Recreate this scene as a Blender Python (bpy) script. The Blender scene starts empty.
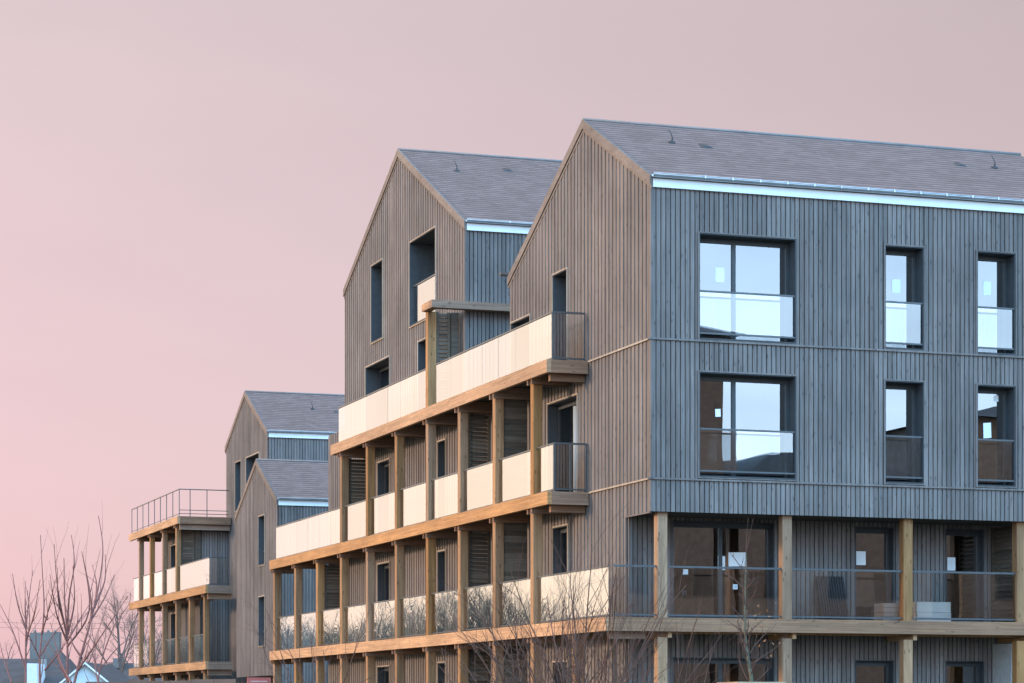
import bpy, math, random
from mathutils import Vector, Matrix
R = random.Random(7)
SC = bpy.context.scene
COL = SC.collection

# ------------------------------------------------------------------ camera frame
FPX, HOR, YAW, EYE = 2529.44, 714.64, 0.326139, 0.9
SA, CA = math.sin(YAW), math.cos(YAW)
D0, R0 = 52.0, 2.837
CAM = Vector((-D0*SA - R0*CA, -D0*CA + R0*SA, EYE))
def at(px, py, d):
    """a point on the sight line of a measured spot, at its own distance d"""
    r = (px-512)/FPX*d
    return Vector((CAM.x + SA*d + CA*r, CAM.y + CA*d - SA*r, EYE + (HOR-py)*d/FPX))
def ground_z(x, y):
    t = (y + 48.0)/40.0
    t = max(0.0, min(1.0, t)); t = t*t*(3-2*t)
    return -0.75 + 0.68*t

# ------------------------------------------------------------------ materials
M = {}
def nmat(name):
    m = bpy.data.materials.new(name); m.use_nodes = True
    nt = m.node_tree; nt.nodes.clear()
    out = nt.nodes.new('ShaderNodeOutputMaterial')
    M[name] = m
    return m, nt, out
def N(nt, t, **kw):
    n = nt.nodes.new(t)
    for k, v in kw.items():
        if k in n.inputs: n.inputs[k].default_value = v
        else: setattr(n, k, v)
    return n
def lk(nt, a, b): nt.links.new(a, b)
def ramp(nt, fac, stops, interp='LINEAR'):
    r = nt.nodes.new('ShaderNodeValToRGB'); r.color_ramp.interpolation = interp
    e = r.color_ramp.elements
    while len(e) < len(stops): e.new(0.5)
    for i, (p, c) in enumerate(stops):
        e[i].position = p
        e[i].color = (c, c, c, 1) if isinstance(c, (int, float)) else tuple(c) + (1,)
    if fac is not None: lk(nt, fac, r.inputs['Fac'])
    return r
def math_(nt, op, a, b=None, c=None):
    n = nt.nodes.new('ShaderNodeMath'); n.operation = op
    for i, v in enumerate((a, b, c)):
        if v is None: continue
        if isinstance(v, (int, float)): n.inputs[i].default_value = v
        else: lk(nt, v, n.inputs[i])
    return n.outputs[0]
def mixc(nt, fac, a, b, mode='MIX'):
    n = nt.nodes.new('ShaderNodeMix'); n.data_type = 'RGBA'; n.blend_type = mode
    for s, v in (('Factor', fac), ('A', a), ('B', b)):
        sock = [i for i in n.inputs if i.name == s and i.enabled][0]
        if isinstance(v, (int, float)): sock.default_value = v
        elif isinstance(v, tuple): sock.default_value = v + (1,)
        else: lk(nt, v, sock)
    return [o for o in n.outputs if o.enabled][0]

def wood(name, c1, c2, grain, rough=0.75, tonemix=1.0, knots=0.35, lam=None, fine=1.0):
    """timber with grain stretched along one axis; per-board tone from the mesh attribute 'tone'"""
    m, nt, out = nmat(name)
    tc = N(nt, 'ShaderNodeTexCoord')
    mp = N(nt, 'ShaderNodeMapping'); mp.inputs['Scale'].default_value = grain
    lk(nt, tc.outputs['Object'], mp.inputs['Vector'])
    at_ = N(nt, 'ShaderNodeAttribute', attribute_name='tone')
    off = N(nt, 'ShaderNodeVectorMath', operation='MULTIPLY_ADD')
    off.inputs[1].default_value = (1, 1, 1)
    lk(nt, mp.outputs[0], off.inputs[0])
    cb = N(nt, 'ShaderNodeCombineXYZ')
    o7 = math_(nt, 'MULTIPLY', at_.outputs['Fac'], 37.0)
    for i in range(3): lk(nt, o7, cb.inputs[i])
    lk(nt, cb.outputs[0], off.inputs[2])
    n1 = N(nt, 'ShaderNodeTexNoise', Scale=1.0, Detail=5.0, Roughness=0.65); lk(nt, off.outputs[0], n1.inputs['Vector'])
    base = mixc(nt, ramp(nt, n1.outputs['Fac'], [(0.3, 0.0), (0.72, 1.0)]).outputs[0], c1, c2)
    # weathering in large soft blotches
    n2 = N(nt, 'ShaderNodeTexNoise', Scale=0.45, Detail=4.0, Roughness=0.6); lk(nt, tc.outputs['Object'], n2.inputs['Vector'])
    base = mixc(nt, 1.0, base, ramp(nt, n2.outputs['Fac'], [(0.3, 0.80), (0.7, 1.15)]).outputs[0], 'MULTIPLY')
    if lam is None and grain[2] < 3:                       # faint rain streaks down the boards
        m3 = N(nt, 'ShaderNodeMapping'); m3.inputs['Scale'].default_value = (4.5, 4.5, 0.22); lk(nt, tc.outputs['Object'], m3.inputs['Vector'])
        n3 = N(nt, 'ShaderNodeTexNoise', Scale=1.0, Detail=4.0); lk(nt, m3.outputs[0], n3.inputs['Vector'])
        base = mixc(nt, 1.0, base, ramp(nt, n3.outputs['Fac'], [(0.32, 0.80), (0.6, 1.08)]).outputs[0], 'MULTIPLY')
    # knots
    if knots:
        mk = N(nt, 'ShaderNodeMapping'); 
        mk.inputs['Scale'].default_value = tuple(6.0 if g > 4 else 1.9 for g in grain)
        lk(nt, off.outputs[0], mk.inputs['Vector'])
        mk2 = N(nt, 'ShaderNodeMapping'); mk2.inputs['Scale'].default_value = tuple(9.0 if g > 4 else 3.2 for g in grain)
        lk(nt, tc.outputs['Object'], mk2.inputs['Vector'])
        vo = N(nt, 'ShaderNodeTexVoronoi', Scale=1.0); lk(nt, mk2.outputs[0], vo.inputs['Vector'])
        kn = ramp(nt, vo.outputs['Distance'], [(0.10, 1.0-knots), (0.2, 1.0)])
        base = mixc(nt, 1.0, base, kn.outputs[0], 'MULTIPLY')
    if lam:
        br = N(nt, 'ShaderNodeTexBrick', Scale=1.0)
        br.inputs['Color1'].default_value = (0.78, 0.78, 0.78, 1); br.inputs['Color2'].default_value = (1.16, 1.12, 1.05, 1)
        br.inputs['Mortar'].default_value = (0.62, 0.58, 0.52, 1)
        br.inputs['Mortar Size'].default_value = 0.0035; br.inputs['Brick Width'].default_value = 1.35; br.inputs['Row Height'].default_value = 0.0485
        sp = N(nt, 'ShaderNodeSeparateXYZ'); lk(nt, tc.outputs['Object'], sp.inputs[0])
        cv = N(nt, 'ShaderNodeCombineXYZ')
        lk(nt, sp.outputs[{'x': 0, 'y': 1}[lam]], cv.inputs[0]); lk(nt, sp.outputs[2], cv.inputs[1])
        lk(nt, cv.outputs[0], br.inputs['Vector'])
        base = mixc(nt, 0.8, base, br.outputs['Color'], 'MULTIPLY')
    tone = math_(nt, 'MULTIPLY_ADD', at_.outputs['Fac'], tonemix, 1.0 - 0.5*tonemix)
    base = mixc(nt, 1.0, base, tone, 'MULTIPLY')
    # a share of boards greyer than the rest
    hsv = N(nt, 'ShaderNodeHueSaturation')
    fr = math_(nt, 'FRACT', math_(nt, 'MULTIPLY', at_.outputs['Fac'], 13.7))
    lk(nt, math_(nt, 'MULTIPLY_ADD', fr, 0.3, 0.85), hsv.inputs['Saturation']); lk(nt, base, hsv.inputs['Color'])
    p = N(nt, 'ShaderNodeBsdfPrincipled', Roughness=rough)
    p.inputs['Specular IOR Level'].default_value = 0.25
    lk(nt, hsv.outputs[0], p.inputs['Base Color'])
    bp = N(nt, 'ShaderNodeBump', Strength=0.25, Distance=0.01); lk(nt, n1.outputs['Fac'], bp.inputs['Height'])
    lk(nt, bp.outputs[0], p.inputs['Normal'])
    lk(nt, p.outputs[0], out.inputs[0])
    return m

wood('clad', (0.128, 0.110, 0.103), (0.222, 0.193, 0.182), (38, 38, 1.5), tonemix=0.22, knots=0.4)
wood('clad_back', (0.03, 0.027, 0.025), (0.05, 0.045, 0.04), (20, 20, 1.2), tonemix=0.2, knots=0)
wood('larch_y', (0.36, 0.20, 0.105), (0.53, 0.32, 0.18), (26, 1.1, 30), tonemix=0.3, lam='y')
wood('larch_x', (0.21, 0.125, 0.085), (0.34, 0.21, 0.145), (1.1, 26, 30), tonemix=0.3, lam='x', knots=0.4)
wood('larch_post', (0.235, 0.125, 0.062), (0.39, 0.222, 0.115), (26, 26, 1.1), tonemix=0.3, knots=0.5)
wood('larch_trim', (0.34, 0.275, 0.22), (0.46, 0.38, 0.31), (20, 20, 1.5), tonemix=0.3, knots=0)
wood('rake', (0.15, 0.122, 0.108), (0.225, 0.185, 0.165), (20, 2, 8), tonemix=0.3, knots=0.3)
wood('deck', (0.09, 0.068, 0.052), (0.15, 0.115, 0.088), (30, 1.5, 30), tonemix=0.6, knots=0.2)
wood('louvre', (0.085, 0.066, 0.05), (0.15, 0.118, 0.088), (2, 2, 25), tonemix=0.7, knots=0.2)
wood('planter', (0.30, 0.22, 0.14), (0.48, 0.36, 0.23), (2, 2, 24), tonemix=0.5, knots=0.4)

def plain(name, c, rough=0.6, metal=0.0, var=0.12, scale=6.0, spec=0.4, bump=0.0):
    m, nt, out = nmat(name)
    tc = N(nt, 'ShaderNodeTexCoord')
    n1 = N(nt, 'ShaderNodeTexNoise', Scale=scale, Detail=5.0, Roughness=0.6); lk(nt, tc.outputs['Object'], n1.inputs['Vector'])
    r = ramp(nt, n1.outputs['Fac'], [(0.3, 1-var), (0.7, 1+var)])
    p = N(nt, 'ShaderNodeBsdfPrincipled', Roughness=rough, Metallic=metal)
    p.inputs['Specular IOR Level'].default_value = spec
    lk(nt, mixc(nt, 1.0, c, r.outputs[0], 'MULTIPLY'), p.inputs['Base Color'])
    if bump:
        b = N(nt, 'ShaderNodeBump', Strength=bump, Distance=0.05); lk(nt, n1.outputs['Fac'], b.inputs['Height']); lk(nt, b.outputs[0], p.inputs['Normal'])
    lk(nt, p.outputs[0], out.inputs[0])
    return m
plain('alu', (0.045, 0.05, 0.056), 0.45, 0.0, 0.15)
plain('steel_rail', (0.10, 0.105, 0.11), 0.4, 0.6, 0.1)
plain('lining', (0.055, 0.063, 0.072), 0.6, 0.0, 0.15)
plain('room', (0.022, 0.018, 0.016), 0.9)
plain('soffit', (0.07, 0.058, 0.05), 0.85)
plain('zinc', (0.52, 0.56, 0.60), 0.35, 0.75, 0.15, 3.0)
plain('ridge', (0.20, 0.19, 0.19), 0.6, 0.0, 0.15, 3.0)
plain('white_fascia', (0.74, 0.76, 0.77), 0.5, 0.0, 0.05, 2.0)
plain('paper', (0.82, 0.84, 0.86), 0.8, 0.0, 0.03)
plain('ink', (0.25, 0.27, 0.32), 0.8)
plain('render_grey', (0.42, 0.42, 0.42), 0.9)
plain('render_pale', (0.62, 0.66, 0.68), 0.9, 0, 0.07, 2.0)
plain('stack_grey', (0.15, 0.145, 0.14), 0.95, 0, 0.15, 1.2)
plain('far_roof', (0.075, 0.066, 0.066), 0.85, 0, 0.2, 1.5)
plain('sunlit_roof', (0.34, 0.25, 0.19), 0.9, 0, 0.15, 2.0)  # roof colour with warm sunlight painted in
plain('brown_brick', (0.25, 0.24, 0.235), 0.9, 0, 0.2, 3.0)
plain('bark', (0.155, 0.115, 0.102), 0.95, 0, 0.3, 9.0, 0.2, 0.5)
plain('twig', (0.105, 0.062, 0.05), 0.9, 0, 0.25, 4.0, 0.2)
plain('red_twig', (0.19, 0.088, 0.078), 0.85, 0, 0.3, 3.0, 0.2)
plain('lichen_bark', (0.10, 0.098, 0.07), 0.95, 0, 0.35, 14.0, 0.2, 0.5)
plain('dead_leaf', (0.26, 0.12, 0.055), 0.8, 0, 0.3, 9.0)
plain('evergreen', (0.22, 0.185, 0.135), 0.8, 0, 0.4, 2.0)
plain('sign_red', (0.55, 0.14, 0.11), 0.5, 0, 0.06)
plain('sign_pale', (0.70, 0.42, 0.38), 0.6)
plain('hoarding', (0.07, 0.06, 0.062), 0.7, 0, 0.2, 1.0)
plain('pallet_dark', (0.028, 0.028, 0.031), 0.8, 0, 0.25, 5.0)
plain('cable', (0.04, 0.04, 0.04), 0.7)
plain('foam', (0.92, 0.93, 0.94), 0.8, 0, 0.05, 3.0)
plain('slabs', (0.50, 0.46, 0.45), 0.9, 0, 0.1, 3.0)

def shingle(name, c1, c2):
    m, nt, out = nmat(name)
    tc = N(nt, 'ShaderNodeTexCoord'); sp = N(nt, 'ShaderNodeSeparateXYZ'); lk(nt, tc.outputs['Object'], sp.inputs[0])
    cv = N(nt, 'ShaderNodeCombineXYZ'); lk(nt, sp.outputs[0], cv.inputs[0]); lk(nt, math_(nt, 'MULTIPLY', sp.outputs[2], 2.2), cv.inputs[1])
    # slight waviness of the courses
    nw = N(nt, 'ShaderNodeTexNoise', Scale=2.2, Detail=2.0); lk(nt, tc.outputs['Object'], nw.inputs['Vector'])
    wv = N(nt, 'ShaderNodeVectorMath', operation='MULTIPLY_ADD'); lk(nt, nw.outputs['Color'], wv.inputs[0]); wv.inputs[1].default_value = (0.03, 0.03, 0); lk(nt, cv.outputs[0], wv.inputs[2])
    br = N(nt, 'ShaderNodeTexBrick', Scale=1.0); lk(nt, wv.outputs[0], br.inputs['Vector'])
    br.inputs['Brick Width'].default_value = 0.30; br.inputs['Row Height'].default_value = 0.19
    br.inputs['Mortar Size'].default_value = 0.006; br.inputs['Mortar Smooth'].default_value = 0.6
    br.inputs['Color1'].default_value = c1 + (1,); br.inputs['Color2'].default_value = c2 + (1,)
    br.inputs['Mortar'].default_value = tuple(x*0.6 for x in c1) + (1,)
    sw = N(nt, 'ShaderNodeSeparateXYZ'); lk(nt, wv.outputs[0], sw.inputs[0])
    saw = math_(nt, 'FRACT', math_(nt, 'DIVIDE', sw.outputs[1], 0.19))
    ms = N(nt, 'ShaderNodeMapping'); ms.inputs['Scale'].default_value = (3.4, 5.3, 1); lk(nt, wv.outputs[0], ms.inputs['Vector'])
    n3 = N(nt, 'ShaderNodeTexNoise', Scale=1.0, Detail=3.0); lk(nt, ms.outputs[0], n3.inputs['Vector'])
    lap = ramp(nt, saw, [(0.0, 0.0), (0.22, 0.15), (0.42, 1.0)])
    lapc = mixc(nt, ramp(nt, n3.outputs['Fac'], [(0.3, 0.55), (0.6, 1.0)]).outputs[0], (1.0, 1.0, 1.0), ramp(nt, lap.outputs[0], [(0.0, 0.25), (1.0, 1.0)]).outputs[0])
    n2 = N(nt, 'ShaderNodeTexNoise', Scale=0.9, Detail=6.0, Roughness=0.7); lk(nt, tc.outputs['Object'], n2.inputs['Vector'])
    col = mixc(nt, 1.0, br.outputs['Color'], ramp(nt, n2.outputs['Fac'], [(0.3, 0.93), (0.7, 1.07)]).outputs[0], 'MULTIPLY')
    col = mixc(nt, 1.0, col, lapc, 'MULTIPLY')
    hgt = math_(nt, 'MULTIPLY', saw, -1.0)
    p = N(nt, 'ShaderNodeBsdfPrincipled', Roughness=0.7); lk(nt, col, p.inputs['Base Color'])
    b = N(nt, 'ShaderNodeBump', Strength=0.7, Distance=0.02); lk(nt, hgt, b.inputs['Height']); lk(nt, b.outputs[0], p.inputs['Normal'])
    lk(nt, p.outputs[0], out.inputs[0])
shingle('shingle', (0.160, 0.114, 0.104), (0.212, 0.152, 0.140))

def glass(name, ior, tint, rcol, const=0.0, wob=0.0, rough=0.0):
    """a sheet of glass: both faces reflect by Fresnel, the rest passes through"""
    m, nt, out = nmat(name)
    fr = N(nt, 'ShaderNodeFresnel', IOR=ior)
    f = fr.outputs[0]
    r2 = math_(nt, 'DIVIDE', math_(nt, 'MULTIPLY', f, 2.0), math_(nt, 'ADD', f, 1.0))
    if const: r2 = math_(nt, 'MAXIMUM', r2, const)
    g = N(nt, 'ShaderNodeBsdfGlossy', Roughness=rough); g.inputs['Color'].default_value = rcol + (1,)
    t = N(nt, 'ShaderNodeBsdfTransparent'); t.inputs['Color'].default_value = tint + (1,)
    if wob:
        tc = N(nt, 'ShaderNodeTexCoord')
        n1 = N(nt, 'ShaderNodeTexNoise', Scale=0.9, Detail=1.0); lk(nt, tc.outputs['Object'], n1.inputs['Vector'])
        b = N(nt, 'ShaderNodeBump', Strength=wob, Distance=0.02); lk(nt, n1.outputs['Fac'], b.inputs['Height'])
        lk(nt, b.outputs[0], g.inputs['Normal'])
    mx = N(nt, 'ShaderNodeMixShader'); lk(nt, r2, mx.inputs[0]); lk(nt, t.outputs[0], mx.inputs[1]); lk(nt, g.outputs[0], mx.inputs[2])
    lk(nt, mx.outputs[0], out.inputs[0])
glass('guard_glass', 2.0, (0.95, 0.965, 0.955), (1.0, 0.98, 0.95), 0.0, 0.05)
glass('pane', 1.6, (0.55, 0.55, 0.55), (0.93, 0.96, 1.0), 0.28, 0.04)
glass('window_guard_glass', 1.6, (0.86, 0.9, 0.92), (0.95, 0.98, 1.0), 0.24, 0.03)

def ground_mat():
    m, nt, out = nmat('ground')
    tc = N(nt, 'ShaderNodeTexCoord')
    n1 = N(nt, 'ShaderNodeTexNoise', Scale=0.25, Detail=8.0, Roughness=0.65); lk(nt, tc.outputs['Object'], n1.inputs['Vector'])
    n2 = N(nt, 'ShaderNodeTexNoise', Scale=6.0, Detail=6.0); lk(nt, tc.outputs['Object'], n2.inputs['Vector'])
    c = mixc(nt, ramp(nt, n1.outputs['Fac'], [(0.42, 0.0), (0.6, 1.0)]).outputs[0], (0.05, 0.06, 0.028), (0.13, 0.10, 0.07))
    c = mixc(nt, 1.0, c, ramp(nt, n2.outputs['Fac'], [(0.3, 0.7), (0.7, 1.2)]).outputs[0], 'MULTIPLY')
    p = N(nt, 'ShaderNodeBsdfPrincipled', Roughness=0.95); lk(nt, c, p.inputs['Base Color'])
    lk(nt, p.outputs[0], out.inputs[0])
ground_mat()

# ------------------------------------------------------------------ mesh builder
class MB:
    def __init__(s): s.v = []; s.f = []; s.mi = []; s.tn = []; s.sm = []
    def face(s, idx, mi=0, tone=0.5, sm=False):
        s.f.append(idx); s.mi.append(mi); s.tn.append(tone); s.sm.append(sm)
    def hexa(s, p, mi=0, tone=0.5):
        """p: 8 points, bottom ring 0-3 and top ring 4-7 (same order)"""
        b = len(s.v); s.v += [tuple(q) for q in p]
        c = [sum(q[i] for q in p)/8 for i in range(3)]
        for q in ((0,3,2,1), (4,5,6,7), (0,1,5,4), (1,2,6,5), (2,3,7,6), (3,0,4,7)):
            a = Vector(p[q[0]]); n = (Vector(p[q[1]])-a).cross(Vector(p[q[2]])-a)
            mid = sum((Vector(p[k]) for k in q), Vector())/4 - Vector(c)
            s.face([b+k for k in (q if n.dot(mid) >= 0 else q[::-1])], mi, tone)
    def box(s, x0, x1, y0, y1, z0, z1, mi=0, tone=None):
        if tone is None: tone = R.random()
        s.hexa([(x0,y0,z0),(x1,y0,z0),(x1,y1,z0),(x0,y1,z0),(x0,y0,z1),(x1,y0,z1),(x1,y1,z1),(x0,y1,z1)], mi, tone)
    def prism(s, poly, ext, mi=0, tone=0.5):
        """poly: list of points (closed outline), swept by vector ext"""
        n = len(poly); b = len(s.v); e = Vector(ext)
        s.v += [tuple(p) for p in poly] + [tuple(Vector(p)+e) for p in poly]
        c = sum((Vector(p) for p in poly), Vector())/n + e/2
        def add(q):
            a = Vector(s.v[q[0]]); nn = Vector()
            for i in range(1, len(q)-1): nn += (Vector(s.v[q[i]])-a).cross(Vector(s.v[q[i+1]])-a)
            mid = sum((Vector(s.v[k]) for k in q), Vector())/len(q) - c
            s.face(q if nn.dot(mid) >= 0 else q[::-1], mi, tone)
        add(list(range(b, b+n))); add(list(range(b+n, b+2*n)))
        for i in range(n):
            j = (i+1) % n; add([b+i, b+j, b+n+j, b+n+i])
    def tube(s, pts, rads, sides=6, mi=0, tone=0.5, cap=True):
        pts = [Vector(p) for p in pts]; rings = []
        up = Vector((0.31, 0.17, 0.93))
        for i, p in enumerate(pts):
            t = (pts[min(i+1, len(pts)-1)] - pts[max(i-1, 0)])
            if t.length < 1e-9: t = Vector((0, 0, 1))
            t.normalize()
            a = t.cross(up)
            if a.length < 1e-3: a = t.cross(Vector((1, 0, 0)))
            a.normalize(); b = t.cross(a)
            base = len(s.v)
            for k in range(sides):
                an = 2*math.pi*k/sides
                s.v.append(tuple(p + (a*math.cos(an) + b*math.sin(an))*rads[i]))
            rings.append(base)
        for i in range(len(rings)-1):
            for k in range(sides):
                k2 = (k+1) % sides
                s.face([rings[i]+k, rings[i+1]+k, rings[i+1]+k2, rings[i]+k2], mi, tone, True)
        if cap:
            s.face([rings[0]+k for k in range(sides)], mi, tone)
            s.face([rings[-1]+k for k in range(sides)][::-1], mi, tone)
    def build(s, name, mats, parent=None, label=None):
        me = bpy.data.meshes.new(name)
        me.from_pydata(s.v, [], s.f)
        for m in (mats if isinstance(mats, (list, tuple)) else [mats]): me.materials.append(M[m])
        me.polygons.foreach_set('material_index', s.mi)
        me.polygons.foreach_set('use_smooth', s.sm)
        a = me.attributes.new('tone', 'FLOAT', 'FACE'); a.data.foreach_set('value', s.tn)
        me.update()
        o = bpy.data.objects.new(name, me); COL.objects.link(o)
        if parent is not None: attach(o, parent)
        if label: o['label'] = label
        return o
def world_of(o):
    m = o.matrix_basis.copy()
    p = o.parent
    if p is not None: m = world_of(p) @ o.matrix_parent_inverse @ m
    return m
def attach(o, parent):
    o.parent = parent; o.matrix_parent_inverse = world_of(parent).inverted()
def thing(name, loc, label, cat, group=None):
    o = bpy.data.objects.new(name, None); COL.objects.link(o)
    o.location = loc; o.empty_display_size = 0.5
    tag(o, label, cat, group); return o
def tag(o, label, cat, group=None):
    o['label'] = label; o['category'] = cat
    if group: o['group'] = group
    return o

# a wall plane: 'x' faces -X at x = w, 'y' faces -Y at y = w; u runs along the wall, n outwards
class Plane:
    def __init__(s, ax, w): s.ax, s.w = ax, w
    def p(s, u, n, z): return (s.w-n, u, z) if s.ax == 'x' else (u, s.w-n, z)
    def box(s, mb, u0, u1, n0, n1, z0, z1, mi=0, tone=None):
        a = s.p(u0, n0, z0); b = s.p(u1, n1, z1)
        mb.box(min(a[0],b[0]), max(a[0],b[0]), min(a[1],b[1]), max(a[1],b[1]), z0, z1, mi, tone)

def strip(mb, pl, a, b, n0, n1, top, bot, holes, mi, tone):
    """one vertical strip of wall from u=a to u=b, cut by holes (u0,u1,z0,z1)"""
    cuts = sorted(set([a, b] + [h[i] for h in holes for i in (0, 1) if a < h[i] < b]))
    for c, d in zip(cuts, cuts[1:]):
        if d-c < 0.004: continue
        m = (c+d)/2; zb = bot(m)
        ztop = max(top(c), top(d))
        iv = sorted((h[2], h[3]) for h in holes if h[0] < m < h[1] and h[2] < ztop)
        segs = []; z = zb
        for h0, h1 in iv:
            if h1 <= z: continue
            if h0 > z: segs.append((z, h0, False))
            z = max(z, h1)
        segs.append((z, None, True))
        for z0, z1, last in segs:
            tc, td = (top(c), top(d)) if last else (z1, z1)
            if min(tc, td) - z0 < 0.01: continue
            mb.hexa([pl.p(c,n0,z0), pl.p(d,n0,z0), pl.p(d,n1,z0), pl.p(c,n1,z0),
                     pl.p(c,n0,tc), pl.p(d,n0,td), pl.p(d,n1,td), pl.p(c,n1,tc)], mi, tone)

def clad_wall(name, parent, pl, u0, u1, top, bot, holes, breaks=(), lifts=(), label=None):
    """backing sheet plus vertical boards of two thicknesses; lifts = heights where boards are cut by a ledge"""
    mb = MB()
    tf = top if callable(top) else (lambda u: top)
    bf = bot if callable(bot) else (lambda u: bot)
    bk = sorted([u0, u1] + [b for b in breaks if u0 < b < u1])
    for a, b in zip(bk, bk[1:]): strip(mb, pl, a, b, -0.16, 0.0, tf, bf, holes, 1, 0.5)
    hs = list(holes) + [(u0-1, u1+1, z-0.012, z+0.012) for z in lifts]
    pitch, k, u = 0.108, 0, u0
    zs = sorted(lifts)
    while u < u1-0.02:
        e = min(u + pitch - 0.021, u1)
        th = (0.045 if k % 2 == 0 else 0.032) if pl.ax == 'x' else (0.042 if k % 2 == 0 else 0.038)
        bb = sorted([u, e] + [b for b in breaks if u < b < e])
        # each storey's boards have their own tone
        bands = [None] + zs + [None]
        for lo, hi in zip(bands, bands[1:]):
            tone = R.random()
            if R.random() < 0.08: tone = R.choice((0.0, 1.0))
            f_t = tf if hi is None else (lambda q, hi=hi: min(tf(q), hi))
            f_b = bf if lo is None else (lambda q, lo=lo: max(bf(q), lo))
            for a, b in zip(bb, bb[1:]): strip(mb, pl, a, b, 0.0, th, f_t, f_b, hs, 0, tone)
        u += pitch; k += 1
    return mb.build(name, ['clad', 'clad_back'], parent, label)

def ledge(parent, pl, u0, u1, z, mat='clad', out=0.075):
    mb = MB(); pl.box(mb, u0, u1, 0.001, out, z-0.018, z+0.018)
    return mb.build('ledge', mat, parent)

def window(parent, pl, u0, u1, z0, z1, depth=0.33, split=(0.5,), transom=False, guard=None, trim=True, papers=(), name='window', gin=None, label=None, light=False):
    """lining, frame and dark room as one mesh; panes, guard, rails and notices as sub-parts"""
    mb = MB(); T = 0.02
    # lining (a tube through the wall) and the room behind
    B = lambda *a, **k: pl.box(mb, *a, **k)
    o_ = 0.056
    B(u0, u0+T, -depth, o_, z0, z1, 0); B(u1-T, u1, -depth, o_, z0, z1, 0)
    B(u0+T, u1-T, -depth, o_, z1-T, z1, 0); B(u0+T, u1-T, -depth, o_+0.03, z0, z0+T, 0)
    a, b, c, d = u0+T, u1-T, z0+T, z1-T
    g0 = -depth+0.002; g1 = -depth+0.07; w = 0.055
    B(a, a+w, g0, g1, c, d, 1); B(b-w, b, g0, g1, c, d, 1)
    B(a+w, b-w, g0, g1, c, c+w, 1); B(a+w, b-w, g0, g1, d-w-0.05, d, 1)
    mull = [a+w + (b-a-2*w)*s for s in split]
    for s in mull: B(s-0.04, s+0.04, g0, g1, c+w, d-w-0.05, 1)
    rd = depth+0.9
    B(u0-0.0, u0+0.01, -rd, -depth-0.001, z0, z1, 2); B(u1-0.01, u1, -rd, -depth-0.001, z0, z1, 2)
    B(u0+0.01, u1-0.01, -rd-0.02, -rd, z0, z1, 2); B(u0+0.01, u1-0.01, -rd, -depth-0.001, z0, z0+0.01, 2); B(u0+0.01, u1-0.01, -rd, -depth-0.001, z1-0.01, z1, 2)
    if trim:
        t = 0.03
        for q in ((u0-t, u0, z0-t, z1+t), (u1, u1+t, z0-t, z1+t), (u0, u1, z1, z1+t), (u0, u1, z0-t, z0)):
            pl.box(mb, q[0], q[1], 0.001, 0.072, q[2], q[3], 3)
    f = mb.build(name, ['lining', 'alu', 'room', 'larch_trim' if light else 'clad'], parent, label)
    ed = [a+w] + [e for s in mull for e in (s-0.04, s+0.04)] + [b-w]
    for k in range(0, len(ed), 2):
        m2 = MB(); ins = 0.0
        tilt = R.uniform(-0.0012, 0.0012)
        p0, p1 = ed[k], ed[k+1]; n = -depth+0.03
        q = [pl.p(p0, n+tilt, c+w), pl.p(p1, n-tilt, c+w), pl.p(p1, n-tilt, d-w-0.05), pl.p(p0, n+tilt, d-w-0.05)]
        q2 = [pl.p(p0, n-0.008+tilt, c+w), pl.p(p1, n-0.008-tilt, c+w), pl.p(p1, n-0.008-tilt, d-w-0.05), pl.p(p0, n-0.008+tilt, d-w-0.05)]
        bI = len(m2.v); m2.v += q; m2.face([0,1,2,3] if pl.ax == 'y' else [3,2,1,0])
        m2.build('pane', 'pane', f)
    if guard:
        gz0, gz1 = guard; gn = 0.02 if gin is None else gin
        m3 = MB(); m3.v += [pl.p(u0+0.03, gn, gz0+0.05), pl.p(u1-0.06, gn, gz0+0.05), pl.p(u1-0.06, gn, gz1), pl.p(u0+0.03, gn, gz1)]
        m3.face([0,1,2,3] if pl.ax == 'y' else [3,2,1,0]); m3.build('guard_panel', 'window_guard_glass' if pl.ax == 'y' else 'guard_glass', f)
        for zz in (gz0+0.03, gz1):
            m4 = MB(); pl.box(m4, u0+T+0.002, u1-T-0.002, gn-0.022, gn+0.022, zz, zz+0.035); m4.build('guard_rail', 'steel_rail', f)
    for (pu0, pu1, pz0, pz1, tiltp) in papers:
        m5 = MB(); n = -depth+0.034
        dz = tiltp
        m5.v += [pl.p(pu0, n, pz0), pl.p(pu1, n, pz0+dz), pl.p(pu1-dz*0.5, n, pz1+dz), pl.p(pu0-dz*0.5, n, pz1)]
        m5.face([0,1,2,3] if pl.ax == 'y' else [3,2,1,0]); m5.build('notice', 'paper', f)
    return f

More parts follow.
